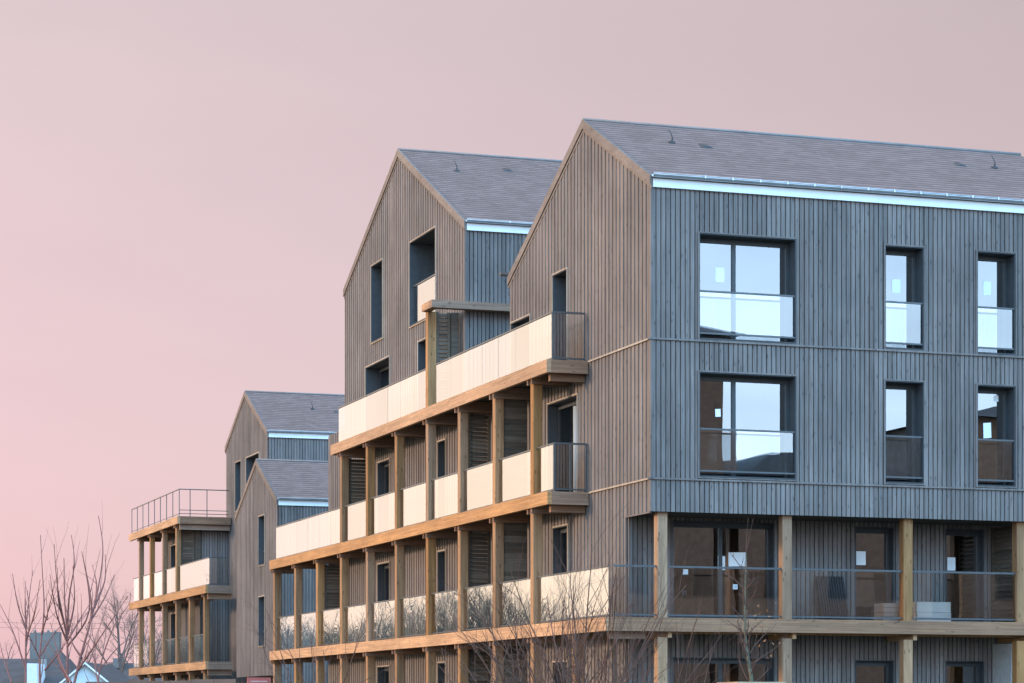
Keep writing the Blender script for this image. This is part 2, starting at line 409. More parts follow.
def gable_roof(parent, x0, x1, ya, yr, yb, zr, sl=0.508, fascia=True, caps=None):
    """two slopes with verge overhang; sub-parts: rake boards, gutter, fascia, ridge, vents"""
    th = 0.20
    mb = MB()
    za, zb = zr - sl*(yr-ya), zr - sl*(yb-yr)
    poly = [(x0, ya, za), (x0, yr, zr), (x0, yb, zb), (x0, yb, zb-0.06), (x0, yr, zr-0.16), (x0, ya, za-0.06)]
    mb.prism([Vector(p) for p in poly[:2]] + [Vector(poly[4]), Vector(poly[5])], (x1-x0, 0, 0))
    mb.prism([Vector(poly[1]), Vector(poly[2]), Vector(poly[3]), Vector(poly[4])], (x1-x0, 0, 0))
    rf = mb.build('roof', 'shingle', parent)
    def rake(y0, z0, y1, z1, x, w=0.05, h=0.19, drop=0.0):
        m = MB(); m.prism([Vector((x, y0, z0+0.012-drop)), Vector((x, y1, z1+0.012-drop)), Vector((x, y1, z1-h-drop)), Vector((x, y0, z0-h-drop))], (-w, 0, 0), 0, R.random())
        # thinner inner board below the verge
        m.prism([Vector((x, y0, z0-h-drop)), Vector((x, y1, z1-h-drop)), Vector((x, y1, z1-h-0.07-drop)), Vector((x, y0, z0-h-0.07-drop))], (-w*0.4, 0, 0), 0, R.random())
        m.build('rake_board', 'rake', rf)
    rake(ya-0.02, za-0.005, yr, zr, x0)
    rake(yr, zr, yb+0.05, zb-0.02, x0)
    m = MB(); m.tube([(x0-0.03, yr, zr+0.015), (x1, yr, zr+0.015)], [0.035, 0.035], 6); m.build('ridge_cap', 'ridge', rf)
    if fascia:
        m = MB(); m.box(x0+0.02, x1, ya-0.035, ya+0.02, za-0.235, za-0.062); m.build('fascia', 'white_fascia', rf)
        m = MB(); n = 8; prof = []
        for k in range(n+1):
            an = math.pi + math.pi*k/n; prof.append((ya-0.105+0.07*math.cos(an), za+0.02+0.07*math.sin(an)))
        for k in range(n, -1, -1):
            an = math.pi + math.pi*k/n; prof.append((ya-0.105+0.062*math.cos(an), za+0.022+0.062*math.sin(an)))
        b = len(m.v); L = len(prof)
        for x in (x0-0.02, x1): m.v += [(x, p[0], p[1]) for p in prof]
        for k in range(L):
            k2 = (k+1) % L; m.face([b+k, b+k2, b+L+k2, b+L+k], 0, 0.5, True)
        m.tube([(x0-0.02, ya-0.176, za+0.025), (x1, ya-0.176, za+0.025)], [0.011, 0.011], 6)
        x = x0+1.1
        while x < x1:
            m.box(x, x+0.03, ya-0.186, ya-0.03, za+0.028, za+0.038); m.box(x, x+0.03, ya-0.189, ya-0.181, za-0.02, za+0.036); x += 0.62
        m.build('gutter', 'zinc', rf)
    return rf
def roof_hook(rf, x, y, z):
    m = MB(); m.tube([(x, y, z-0.03), (x+0.01, y-0.03, z+0.10), (x-0.02, y-0.02, z+0.20), (x-0.07, y, z+0.28)], [0.022, 0.018, 0.014, 0.009], 6)
    m.box(x-0.06, x+0.06, y-0.07, y+0.05, z-0.02, z+0.03)
    m.build('roof_hook', 'alu', rf)
def roof_vent(rf, x, y, z, sl=0.508):
    m = MB(); n = 7
    pts = []
    for k in range(n+1):
        t = k/n; pts.append((x-0.16+0.32*t, 0.055*math.sin(math.pi*t)))
    poly = [Vector((px, y-0.10, z-0.05-0.01+h_)) for px, h_ in pts] + [Vector((x+0.16, y-0.10, z-0.09)), Vector((x-0.16, y-0.10, z-0.09))]
    m.prism(poly, (0, 0.22, 0.10)); m.build('roof_vent', 'alu', rf)

def louvre(parent, pl, u0, u1, z0, z1, n=0.0, name='privacy_screen', pitch=0.10, stud=0.07):
    m = MB()
    for a, b in ((u0, u0+stud), (u1-stud, u1)): pl.box(m, a, b, n-0.05, n+0.05, z0, z1)
    z = z0+0.03
    while z < z1-0.06:
        t = R.random(); a, b = u0+stud, u1-stud
        m.hexa([pl.p(a,n+0.04,z), pl.p(b,n+0.04,z), pl.p(b,n+0.052,z+0.012), pl.p(a,n+0.052,z+0.012),
                pl.p(a,n-0.03,z+0.085), pl.p(b,n-0.03,z+0.085), pl.p(b,n-0.018,z+0.097), pl.p(a,n-0.018,z+0.097)], 0, t)
        z += pitch
    return m.build(name, 'louvre', parent)

def glass_run_y(parent, x, spans, z0, z1, rail=True, joints=None, endpost=True):
    """guard glass facing -X, in spans along Y"""
    for (a, b) in spans:
        segs = [(a, b)]
        if joints:
            n = max(1, round((b-a)/joints)); segs = [(a+(b-a)*i/n+0.004, a+(b-a)*(i+1)/n-0.004) for i in range(n)]
        for (p, q) in segs:
            m = MB(); t = R.uniform(-0.003, 0.003)
            m.v += [(x+t, p, z0+0.07), (x-t, q, z0+0.07), (x-t, q, z1), (x+t, p, z1)]; m.face([3,2,1,0])
            m.build('guard_panel', 'guard_glass', parent)
        m = MB(); m.box(x-0.02, x+0.02, a-0.005, b+0.005, z1, z1+0.03); m.build('handrail', 'larch_trim' if rail == 'w' else 'steel_rail', parent)
        m = MB(); m.box(x-0.015, x+0.015, a, b, z0+0.035, z0+0.066); m.build('bottom_rail', 'steel_rail', parent)
def glass_run_x(parent, y, spans, z0, z1, posts=True):
    for (a, b) in spans:
        m = MB(); m.v += [(a+0.01, y, z0+0.08), (b-0.01, y, z0+0.08), (b-0.01, y, z1), (a+0.01, y, z1)]; m.face([0,1,2,3]); m.build('guard_panel', 'guard_glass', parent)
        m = MB(); m.box(a, b, y-0.022, y+0.022, z1, z1+0.04); m.build('handrail', 'steel_rail', parent)
        m = MB(); m.box(a, b, y-0.015, y+0.015, z0+0.04, z0+0.075); m.build('bottom_rail', 'steel_rail', parent)
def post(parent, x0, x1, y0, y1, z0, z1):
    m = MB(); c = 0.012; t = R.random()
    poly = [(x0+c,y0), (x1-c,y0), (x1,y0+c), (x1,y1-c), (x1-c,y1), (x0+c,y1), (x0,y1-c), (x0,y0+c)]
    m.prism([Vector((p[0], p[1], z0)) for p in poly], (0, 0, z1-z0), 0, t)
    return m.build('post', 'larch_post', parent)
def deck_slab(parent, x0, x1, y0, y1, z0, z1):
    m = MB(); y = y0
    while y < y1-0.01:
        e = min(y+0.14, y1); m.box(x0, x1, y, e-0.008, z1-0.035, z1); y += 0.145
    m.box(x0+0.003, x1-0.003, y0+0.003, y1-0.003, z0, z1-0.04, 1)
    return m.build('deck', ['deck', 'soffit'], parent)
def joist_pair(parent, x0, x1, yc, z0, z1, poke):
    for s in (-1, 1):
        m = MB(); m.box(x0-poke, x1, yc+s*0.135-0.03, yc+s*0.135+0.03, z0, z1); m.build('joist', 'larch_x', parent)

# =================================================================== THE NEAR BUILDING
near = thing('apartment_building', (0, 0, 0), 'nearest large timber apartment building with two tall gables and long wooden galleries', 'apartment building')
F1, F2, F3, F4 = 2.90, 5.77, 8.65, 11.53
XE = 10.72
PA = Plane('x', 0.045); PF = Plane('y', 0.0)
ZRA, YRA = 14.0, 3.93
roofA = lambda y: ZRA - 0.17 - 0.508*abs(y-YRA)
ZRB, YRB = 16.45, 18.6
roofB = lambda y: ZRB - 0.17 - 0.508*abs(y-YRB)

# front long wall, three window columns on two storeys
cols = [(1.07, 3.27), (5.34, 6.26), (7.54, 8.47)]
holes = [(a, b, z0, z1) for a, b in cols for z0, z1 in ((F3+0.02, 10.86), (F2+0.05, 7.99))]
clad_wall('front_wall', near, PF, 0.02, XE, 11.9, 5.08, holes, lifts=(F3-0.02, 5.755))
ledge(near, PF, -0.06, XE, F3-0.02, 'clad'); ledge(near, PF, -0.06, XE, 5.755, 'clad')
m = MB(); m.box(-0.004, 0.04, -0.05, 0.018, 5.08, 11.85, 0, 0.1); m.build('corner_post', 'clad', near)
paps = {(0,1): [(1.6, 1.8, 9.94, 10.24, 0)], (1,1): [(5.70, 5.9, 9.93, 10.22, 0)], (2,1): [(7.90, 8.09, 10.0, 10.3, 0)],
        (0,0): [(1.60, 1.72, 7.12, 7.28, 0.01)], (2,0): [(7.91, 8.10, 6.89, 7.22, 0.02), (8.16, 8.27, 7.70, 7.83, 0)]}
for i, (a, b) in enumerate(cols):
    for j, (z0, z1) in enumerate(((F2+0.05, 7.99), (F3+0.02, 10.86))):
        window(near, PF, a, b, z0, z1, depth=0.36, split=(0.42,) if i == 0 else (), guard=(z0+0.08, z0+0.98), papers=paps.get((i, j), ()))

# gable A
hA = [(4.97, 5.93, F3+0.02, 10.9), (7.5, 8.9, F3+0.02, 10.24), (4.30, 6.27, F2+0.02, 8.0), (4.93, 5.92, F1+0.02, 5.15), (4.93, 5.92, 0.02, 2.09)]
clad_wall('gable_wall', near, PA, 0.02, 9.05, roofA, lambda u: 5.08 if u < 1.4 else -0.08, hA, breaks=(YRA, 1.4, 7.42), lifts=(F3-0.02, 5.755))
ledge(near, PA, 0.02, 3.58, F3-0.02, 'larch_trim'); ledge(near, PA, 0.02, 3.58, 5.755, 'larch_trim')
window(near, PA, 4.97, 5.93, F3+0.02, 10.9, depth=0.35, split=(), light=True)
window(near, PA, 7.5, 8.9, F3+0.02, 10.24, depth=0.35, split=(), light=True)
window(near, PA, 4.30, 6.27, F2+0.02, 8.0, depth=0.25, split=(0.45,), light=True)
dm_ = MB(); dm_.box(0.10, 0.15, 4.70, 4.86, F2+0.06, 7.80); dm_.build('door_reflection', 'white_fascia', near)  # added white strip, stands in for bright sky reflected in the door
window(near, PA, 4.93, 5.92, F1+0.02, 5.15, depth=0.18, split=(), light=True)
window(near, PA, 4.93, 5.92, 0.02, 2.09, depth=0.18, split=(), light=True)
# side of the overhang and the set-back wall of the two lower storeys
PB_ = Plane('y', 1.4)
hl = []
for z0, zh in ((F1+0.02, 5.02), (0.02, 2.12)): hl += [(1.06, 3.42, z0, zh), (5.34, 6.28, z0, zh-0.03), (7.54, 8.5, z0, zh-0.03)]
clad_wall('recessed_wall', near, PB_, 0.06, XE, 5.15, -0.08, hl)
pl_paper = {0: [(1.38,1.50,3.89,4.0,0), (2.19,2.36,4.0,4.3,0), (2.44,2.86,4.08,4.38,0.01), (2.54,2.65,3.59,3.7,0)], 1: [(5.47,5.70,4.17,4.47,0)], 2: [(7.70,7.90,4.09,4.38,0)]}
for lv, (z0, zh) in enumerate(((F1+0.02, 5.02), (0.02, 2.12))):
    window(near, PB_, 1.06, 3.42, z0, zh, 0.2, (0.50,), trim=False, papers=pl_paper[0] if lv == 0 else ())
    window(near, PB_, 5.34, 6.28, z0, zh-0.03, 0.2, (), trim=False, papers=pl_paper[1] if lv == 0 else ())
    window(near, PB_, 7.54, 8.5, z0, zh-0.03, 0.2, (), trim=False, papers=pl_paper[2] if lv == 0 else ())
m = MB(); m.box(-0.003, 0.043, 0.021, 1.398, 5.05, 5.079); m.build('drip_board', 'clad', near)
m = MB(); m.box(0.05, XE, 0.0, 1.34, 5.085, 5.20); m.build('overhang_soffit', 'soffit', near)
# far end wall and rear wall close the volume
m = MB(); m.prism([Vector((XE-0.14, 1.45, -0.08)), Vector((XE-0.14, 9.0, -0.08)), Vector((XE-0.14, 9.0, roofA(9.0))), Vector((XE-0.14, YRA, roofA(YRA))), Vector((XE-0.14, 0.2, roofA(0.2))), Vector((XE-0.14, 0.2, 5.21)), Vector((XE-0.14, 1.45, 5.21))], (0.12, 0, 0)); m.build('end_wall', 'clad', near)
m = MB(); m.box(0.17, XE-0.15, 8.9, 9.02, F3, roofA(9.05)); m.build('rear_wall', 'clad', near)
rA = gable_roof(near, 0.015, 10.9, -0.06, YRA, 9.07, ZRA)
roof_hook(rA, 1.55, 2.62, 13.33); roof_vent(rA, 2.30, 2.5, 13.28); roof_vent(rA, 8.6, 2.63, 13.34); roof_hook(rA, 9.45, 2.6, 13.32)
# a stub of gutter seen end-on at the low eave of the first gable
m = MB(); m.tube([(-0.20, 9.16, 11.46), (10.9, 9.16, 11.46)], [0.055, 0.055], 8); m.build('gutter', 'alu', rA)

# link between the gables: low wall with flat terrace above
clad_wall('link_wall', near, Plane('x', 0.25), 9.06, 12.58, F3-0.1, -0.08, [])
m = MB(); m.box(0.0, XE-0.2, 9.06, 12.6, F3-0.06, F3); m.build('terrace_floor', 'deck', near)

# gable B
hB = [(20.17, 21.38, 11.50, 13.70), (15.07, 17.48, 11.40, 13.68), (15.8, 16.68, F3+0.02, 10.88), (19.46, 21.97, F3+0.02, 10.88)]
for f in (F2, F1, 0.0): hB += [(19.46, 20.69, f+0.02, f+2.25), (14.18, 14.87, f+0.02, f+2.25)]
clad_wall('gable_wall', near, PA, 12.6, 24.36, roofB, -0.08, hB, breaks=(YRB,), lifts=())
window(near, PA, 20.17, 21.38, 11.50, 13.70, 0.40, (), light=True)
window(near, PA, 15.07, 17.48, 11.40, 13.68, 0.75, (0.5,), light=True, guard=(11.42, 12.48), gin=-0.05)
window(near, PA, 15.8, 16.68, F3+0.02, 10.88, 0.30, (), light=True)
window(near, PA, 19.46, 21.97, F3+0.02, 10.88, 0.40, (0.5,), light=True)
for f in (F2, F1, 0.0):
    window(near, PA, 19.46, 20.69, f+0.02, f+2.25, 0.2, (), light=True); window(near, PA, 14.18, 14.87, f+0.02, f+2.25, 0.2, (), light=True)
clad_wall('front_wall', near, Plane('y', 12.6), 0.02, XE, 13.34, F3, [])
m = MB(); m.box(-0.015, 0.04, 12.538, 12.618, F3, 13.3); m.build('corner_post', 'clad', near)
rB = gable_roof(near, 0.015, 10.9, 12.54, YRB, 24.36, ZRB)
roof_hook(rB, 1.15, 16.95, 15.6); roof_vent(rB, 2.75, 17.36, 15.82)
m = MB(); m.box(0.2, XE, 24.2, 24.34, -0.08, roofB(24.34)); m.prism([Vector((XE-0.12, 12.7, -0.08)), Vector((XE-0.12, 24.2, -0.08)), Vector((XE-0.12, 24.2, roofB(24.2))), Vector((XE-0.12, YRB, roofB(YRB))), Vector((XE-0.12, 12.7, roofB(12.7)))], (0.12, 0, 0)); m.build('rear_wall', 'clad', near)
# low annex wall at the far left
clad_wall('annex_wall', near, PA, 24.38, 26.25, 9.38, -0.08, [])
m = MB(); m.box(0.02, 7.0, 26.26, 26.36, -0.08, 9.36); m.box(0.17, 7.0, 24.5, 26.25, F3-0.1, F3); m.build('annex_side', 'clad', near)

# ---- galleries
XO, XP0, XP1, XG = -0.97, -0.87, -0.65, -0.775
PY_ = [2.11, 4.81, 7.51, 10.22, 12.92, 15.77, 18.65, 21.43, 24.2, 26.9, 29.68]
PW = 0.20
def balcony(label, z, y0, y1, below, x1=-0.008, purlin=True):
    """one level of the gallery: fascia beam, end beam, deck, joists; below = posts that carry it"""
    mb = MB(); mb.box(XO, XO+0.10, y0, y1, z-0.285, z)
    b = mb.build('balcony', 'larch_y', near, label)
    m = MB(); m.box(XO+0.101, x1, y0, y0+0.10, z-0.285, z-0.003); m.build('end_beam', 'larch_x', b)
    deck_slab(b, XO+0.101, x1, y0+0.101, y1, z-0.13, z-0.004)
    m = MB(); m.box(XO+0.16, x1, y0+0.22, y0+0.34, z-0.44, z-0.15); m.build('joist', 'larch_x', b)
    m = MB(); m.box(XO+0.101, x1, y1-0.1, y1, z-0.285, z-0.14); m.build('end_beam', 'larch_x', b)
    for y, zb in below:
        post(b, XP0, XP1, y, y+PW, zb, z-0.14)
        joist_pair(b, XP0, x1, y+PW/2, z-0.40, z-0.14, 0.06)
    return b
top = balcony('topmost gallery level with cream glass guard', F3, 3.62, 22.3, [(y, F2) for y in PY_[1:8]])
mid = balcony(None, F2, 3.58, 29.95, [(y, F1) for y in PY_[1:]])
low = balcony(None, F1, 0.0, 29.95, [(y, ground_z(0, y)-0.05) for y in PY_])
# top guard
gz = (F3, F3+1.04)
glass_run_y(top, XG+0.0, [(3.80, 12.50), (13.14, 22.1)], *gz, joints=1.25)
glass_run_x(top, 3.79, [(XG, -0.02)], *gz)
for q in ((-0.05, -0.018), (XG-0.02, XG+0.02)):
    m = MB(); m.box(q[0], q[1], 3.772, 3.808, F3, F3+1.07); m.build('guard_post', 'steel_rail', top)
# mid guard
zc = (F2, F2+1.04)
sp = [(3.70, PY_[1]-0.02)] + [(PY_[i]+PW+0.02, PY_[i+1]-0.02) for i in range(1, 7)] 
glass_run_y(mid, XG, sp, *zc)
glass_run_y(mid, XG, [(PY_[7]+PW+0.02, 29.85)], *zc, joints=1.4)
glass_run_x(mid, 3.69, [(XG, -0.02)], *zc)
for q in ((-0.05, -0.018), (-0.42, -0.39), (XG-0.02, XG+0.02)):
    m = MB(); m.box(q[0], q[1], 3.672, 3.708, F2, F2+1.07); m.build('guard_post', 'steel_rail', mid)
# low guard, turning the corner
zl = (F1, F1+1.04)
glass_run_y(low, XG, [(0.36, PY_[1]-0.02)] + [(PY_[i]+PW+0.02, PY_[i+1]-0.02) for i in range(1, 10)], *zl)
FP = [(0.20, 0.42), (3.02, 3.24), (5.85, 6.07), (8.58, 8.80)]
glass_run_x(low, 0.15, [(XG+0.02, 0.20), (0.42, 3.02), (3.24, 5.85), (6.07, 8.58), (8.80, 10.6)], *zl)
# front part of the first floor deck
mb = MB(); mb.box(XO+0.101, 10.85, -0.03, 0.07, F1-0.285, F1); fb = mb.build('balcony', 'larch_x', near, 'first floor deck along the shaded front')
m = MB(); m.box(XO+0.101, 10.85, 0.071, 1.34, F1-0.13, F1-0.004); m.build('deck', 'deck', fb)
m = MB(); m.box(-0.6, 10.85, 0.30, 0.42, F1-0.32, F1-0.135); m.build('joist', 'larch_y', fb)
for a, b in FP:
    post(fb, a, b, 0.072, 0.29, F1-0.003, 5.08); post(fb, a, b, 0.072, 0.29, ground_z(a, 0)-0.05, F1-0.40)
    m = MB(); m.box(b+0.002, b+0.09, 0.06, 1.3, F1-0.41, F1-0.14); m.build('joist', 'larch_y', fb)
# side wall closing the deck recess at the right
lo = louvre(near, Plane('x', 8.72), 0.32, 1.36, F1, 5.05)
m = MB(); m.box(8.68, 8.76, 0.5, 1.3, -0.1, 2.45); m.build('partition', 'render_grey', near)
# privacy screens in the gallery
for lv, ys in ((F2, (21.43, 10.22)), (F1, (24.2, 10.22)), (0.0, (10.22,))):
    for y in ys: louvre(near, Plane('y', y+0.12), XP1+0.01, -0.06, lv, lv+2.45)
for lv in (F2, F1, 0.0):
    m = MB(); 
    z = lv+0.01
    while z < lv+2.45: m.box(XP1+0.01, -0.06, 7.58, 7.62, z, z+0.13); z += 0.135
    m.build('privacy_screen', 'louvre', near)
# pergola bay on the top terrace: post, beam, louvre, stud
mb = MB(); mb.box(XP0, XP1, 12.92, 13.12, F3, 11.10); pg = mb.build('pergola', 'larch_post', near, 'open timber frame with louvre on the terrace')
m = MB(); m.box(XO, 1.6, 12.25, 12.50, 11.10, 11.29); m.build('pergola_beam', 'larch_x', pg)
m = MB(); m.box(XO, XO+0.22, 12.51, 13.14, 11.11, 11.29); m.build('pergola_beam', 'larch_y', pg)
louvre(pg, Plane('y', 13.0), XP1+0.01, -0.27, F3, 11.1)
m = MB(); m.box(-0.26, -0.06, 12.86, 13.02, F3, 11.09); m.build('stud', 'louvre', pg)

# =================================================================== THE FAR BUILDING
far = thing('apartment_building', (1.05, 37.4, 0), 'farther timber apartment building at left with two smaller gables and a flat roof terrace', 'apartment building')
ND, NC = 1.09, 2.44
PD = Plane('x', ND); PC = Plane('x', NC)
ZRD, YRD = 10.04, 40.57
ZRC, YRC = 13.50, 48.4
roofD = lambda y: ZRD - 0.17 - 0.508*abs(y-YRD)
roofC = lambda y: ZRC - 0.17 - 0.508*abs(y-YRC)
wD = [(39.22, 40.2, 6.22, 7.97), (39.22, 40.2, 3.34, 5.10)]
clad_wall('gable_wall', far, PD, 37.42, 43.88, roofD, 2.28, wD, breaks=(YRD,))
for (a, b, z0, z1) in wD: window(far, PD, a, b, z0, z1, 0.28, (), light=True, guard=(z0, z0+0.5), gin=-0.12)
clad_wall('front_wall', far, Plane('y', 37.4), ND+0.02, 11.2, 8.3, -0.08, [])
m = MB(); m.box(ND+0.1, 11.2, 43.7, 43.86, 2.28, 8.2); m.box(ND+0.1, 11.2, 37.6, 43.7, 2.3, 2.4); m.box(ND+1.2, 11.1, 43.0, 43.6, -0.1, 2.3); m.box(ND+1.2, ND+1.35, 37.6, 43.0, -0.1, 2.3); m.build('side_wall', 'clad', far)
rD = gable_roof(far, ND-0.03, 11.4, 37.34, YRD, 43.98, ZRD)
roof_hook(rD, 4.6, 39.4, 9.42)
wC = [(49.1, 50.15, 8.95, 10.88), (45.95, 48.2, 8.67, 10.88)]
clad_wall('gable_wall', far, PC, 44.67, 51.86, roofC, -0.08, wC, breaks=(YRC,))
for (a, b, z0, z1) in wC: window(far, PC, a, b, z0, z1, 0.35, (0.5,) if b-a > 1.5 else (), light=True)
clad_wall('front_wall', far, Plane('y', 44.65), NC+0.02, 12.6, 11.6, -0.08, [])
m = MB(); m.box(NC+0.2, 12.6, 51.7, 51.84, -0.08, roofC(51.84)); m.build('side_wall', 'clad', far)
rC = gable_roof(far, NC-0.03, 12.8, 44.58, YRC, 51.96, ZRC)
roof_hook(rC, 4.7, 46.9, 12.73); roof_vent(rC, 5.6, 46.7, 12.62)
# lower wing with the flat terrace
NE = 1.30; EO, EP0, EP1, EG = 0.20, 0.30, 0.50, 0.385
hE = [(56.4, 57.5, f+0.02, f+2.25) for f in (F2, F1, 0.0)]
clad_wall('wing_wall', far, Plane('x', NE), 51.57, 59.3, F3-0.1, -0.08, hE)
for (a, b, z0, z1) in hE: window(far, Plane('x', NE), a, b, z0, z1, 0.2, (), light=True)
clad_wall('wing_front', far, Plane('y', 51.55), NE+0.02, NC+6, F3-0.1, -0.08, [])
m = MB(); m.box(NE+0.1, 9, 59.2, 59.32, -0.08, F3-0.1); m.build('wing_side', 'clad', far)
EY = [46.09, 48.87, 51.55, 54.35, 57.14, 59.67]
def far_balcony(z, y0, y1, below, x1, label=None):
    mb = MB(); mb.box(EO, EO+0.10, y0, y1, z-0.30, z); b = mb.build('balcony', 'larch_y', far, label)
    m = MB(); m.box(EO+0.101, x1, y0, y0+0.1, z-0.30, z-0.003); m.build('end_beam', 'larch_x', b)
    m = MB(); m.box(EO+0.13, x1-0.002, y0+0.15, y0+0.3, z-0.52, z-0.301); m.build('joist', 'larch_x', b)
    deck_slab(b, EO+0.101, x1, y0+0.101, y1, z-0.13, z-0.004)
    for y, zb in below:
        post(b, EP0, EP1, y, y+PW, zb, z-0.14); joist_pair(b, EP0, NE-0.06, y+PW/2, z-0.42, z-0.14, 0.06)
    return b
e3 = far_balcony(F3+0.12, 50.8, 61.7, [(y, F2) for y in EY[2:]], 2.35, 'open roof terrace with thin steel rail')
e2 = far_balcony(F2, 45.4, 61.7, [(y, F1) for y in EY], 1.24)
e1 = far_balcony(F1, 45.4, 61.7, [(y, -0.1) for y in EY], 1.24)
# terrace rail: thin posts, top rail, low rail, clear
def thin_rail(parent, x, y0, y1, x1, z0, z1):
    m = MB(); m.box(x-0.02, x+0.02, y0, y1, z1, z1+0.035); m.box(x, x1, y0-0.02, y0+0.02, z1, z1+0.035); m.build('handrail', 'steel_rail', parent)
    m = MB(); m.box(x-0.012, x+0.012, y0, y1, z0+0.1, z0+0.12); m.box(x, x1, y0-0.012, y0+0.012, z0+0.1, z0+0.125); m.box(x, x1, y0-0.012, y0+0.012, z0+0.24, z0+0.265); m.build('bottom_rail', 'steel_rail', parent)
    n = 8
    for k in range(n+1):
        y = y0+(y1-y0)*k/n; m = MB(); m.box(x-0.014, x+0.014, y-0.014, y+0.014, z0, z1); m.build('guard_post', 'steel_rail', parent)
    for k in (0.42, 1.1): m = MB(); m.box(x+k, x+k+0.03, y0-0.014, y0+0.014, z0, z1); m.build('guard_post', 'steel_rail', parent)
thin_rail(e3, EO+0.1, 50.95, 61.5, 2.3, F3+0.12, F3+1.18)
glass_run_y(e2, EG, [(45.6, EY[2]-0.02)] + [(EY[i]+PW+0.02, EY[i+1]-0.02) for i in range(2, 5)] + [(EY[5]+PW+0.02, 61.5)], F2, F2+1.04)
glass_run_x(e2, 45.6, [(EG, 1.1)], F2, F2+1.04)
glass_run_y(e1, EG, [(EY[i]+PW+0.02, EY[i+1]-0.02) for i in range(5)] + [(EY[5]+PW+0.02, 61.5)], F1, F1+1.04)
louvre(far, Plane('y', 51.7), EP1+0.01, 1.05, F2, F3-0.25)
m = MB(); m.box(1.06, 1.28, 51.5, 51.66, F2, F3-0.3); m.build('stud', 'louvre', far)

# =================================================================== THINGS ON THE DECK
def slatted_panel():
    mb = MB(); t = thing('slatted_panel', (4.75, 0.9, F1), 'dark ribbed panel leaning on the wall of the first floor deck', 'panel')
    # leaning back: foot at y 0.75, head at y 1.25
    n = 11
    q = lambda u, v, o: (4.36 + 0.66*u - 0.02*(1-v), 0.93 + 0.36*v - o, F1 + 0.99*v)
    for k in range(n):
        a, b = k/n, (k+0.72)/n
        mb.hexa([q(a,0,0), q(b,0,0), q(b,0,0.03), q(a,0,0.03), q(a,1,0), q(b,1,0), q(b,1,0.03), q(a,1,0.03)], 0, R.random())
    mb.build('slats', 'pallet_dark', t)
    mb = MB()
    for v in (0.12, 0.5, 0.88): mb.hexa([q(0,v-0.04,-0.03), q(1,v-0.04,-0.03), q(1,v-0.04,-0.002), q(0,v-0.04,-0.002), q(0,v+0.04,-0.03), q(1,v+0.04,-0.03), q(1,v+0.04,-0.002), q(0,v+0.04,-0.002)], 0, R.random())
    mb.build('batten', 'pallet_dark', t)
slatted_panel()
t = thing('foam_block', (6.75, 0.6, F1), 'white foam insulation block lying on the deck, right of the post', 'insulation')
m = MB()
m.box(6.22, 7.04, 0.20, 0.66, F1+0.20, F1+0.42); m.build('top_slab', 'foam', t)
m = MB(); m.box(6.23, 7.05, 0.20, 0.65, F1, F1+0.195); m.build('bottom_slab', 'foam', t)
t = thing('slab_stack', (5.85, 0.6, F1), 'stack of pale grey slabs on the deck, left of the post', 'slabs')
for k in range(4):
    m = MB(); z = F1 + 0.10*k; m.box(5.56+0.01*(k % 2), 6.15, 0.45, 0.9, z, z+0.092); m.build('slab', 'slabs', t)

# timber planter in the foreground
pc = at(738, 681, 43)
gz_ = ground_z(pc.x, pc.y)
t = thing('timber_planter', (pc.x+0.45, pc.y+0.45, gz_), 'tall square planter of pale timber boards in front of the building', 'planter')
for k in range(9):
    h0 = gz_ + (pc.z-gz_)*k/9; h1 = gz_ + (pc.z-gz_)*(k+1)/9 - 0.012
    m = MB(); m.box(pc.x+0.03, pc.x+0.87, pc.y, pc.y+0.04, h0, h1); m.box(pc.x, pc.x+0.03, pc.y, pc.y+0.9, h0, h1); m.box(pc.x+0.87, pc.x+0.9, pc.y, pc.y+0.9, h0, h1); m.box(pc.x+0.03, pc.x+0.87, pc.y+0.86, pc.y+0.9, h0, h1); m.build('board', 'planter', t)
m = MB(); m.box(pc.x+0.04, pc.x+0.86, pc.y+0.05, pc.y+0.85, gz_, pc.z-0.12); m.build('soil', 'bark', t)

# site sign and hoarding
sp_ = at(259, 677.5, 84); gs = -0.08
t = thing('site_sign', (sp_.x, sp_.y, gs), 'red and pale site sign on two posts below the left grey gable', 'sign')
m = MB(); m.box(sp_.x-0.40, sp_.x+0.40, sp_.y-0.02, sp_.y+0.02, sp_.z-0.75, sp_.z); m.build('sign_board', 'sign_red', t)
m = MB(); m.box(sp_.x-0.30, sp_.x+0.28, sp_.y-0.026, sp_.y-0.021, sp_.z-0.15, sp_.z-0.11); m.build('pale_stripe', 'sign_pale', t)
for s in (-0.33, 0.33): m = MB(); m.box(sp_.x+s-0.03, sp_.x+s+0.03, sp_.y+0.021, sp_.y+0.08, gs, sp_.z-0.02); m.build('sign_post', 'steel_rail', t)
ha, hb = at(86, 679.5, 78), at(236, 679.5, 74)
t = thing('site_hoarding', ((ha.x+hb.x)/2, (ha.y+hb.y)/2, -0.08), 'low dark hoarding along the foot of the far building', 'fence')
nseg = 7
for k in range(nseg):
    a = ha.lerp(hb, k/nseg); b = ha.lerp(hb, (k+0.985)/nseg); w = Vector((0, 0.05, 0))
    zt = 1.93 + R.uniform(-0.03, 0.03)
    m = MB(); m.hexa([(a.x,a.y,-0.15), (b.x,b.y,-0.15), (b.x,b.y+0.05,-0.15), (a.x,a.y+0.05,-0.15), (a.x,a.y,zt), (b.x,b.y,zt), (b.x,b.y+0.05,zt), (a.x,a.y+0.05,zt)]); m.build('hoarding_panel', 'hoarding', t)

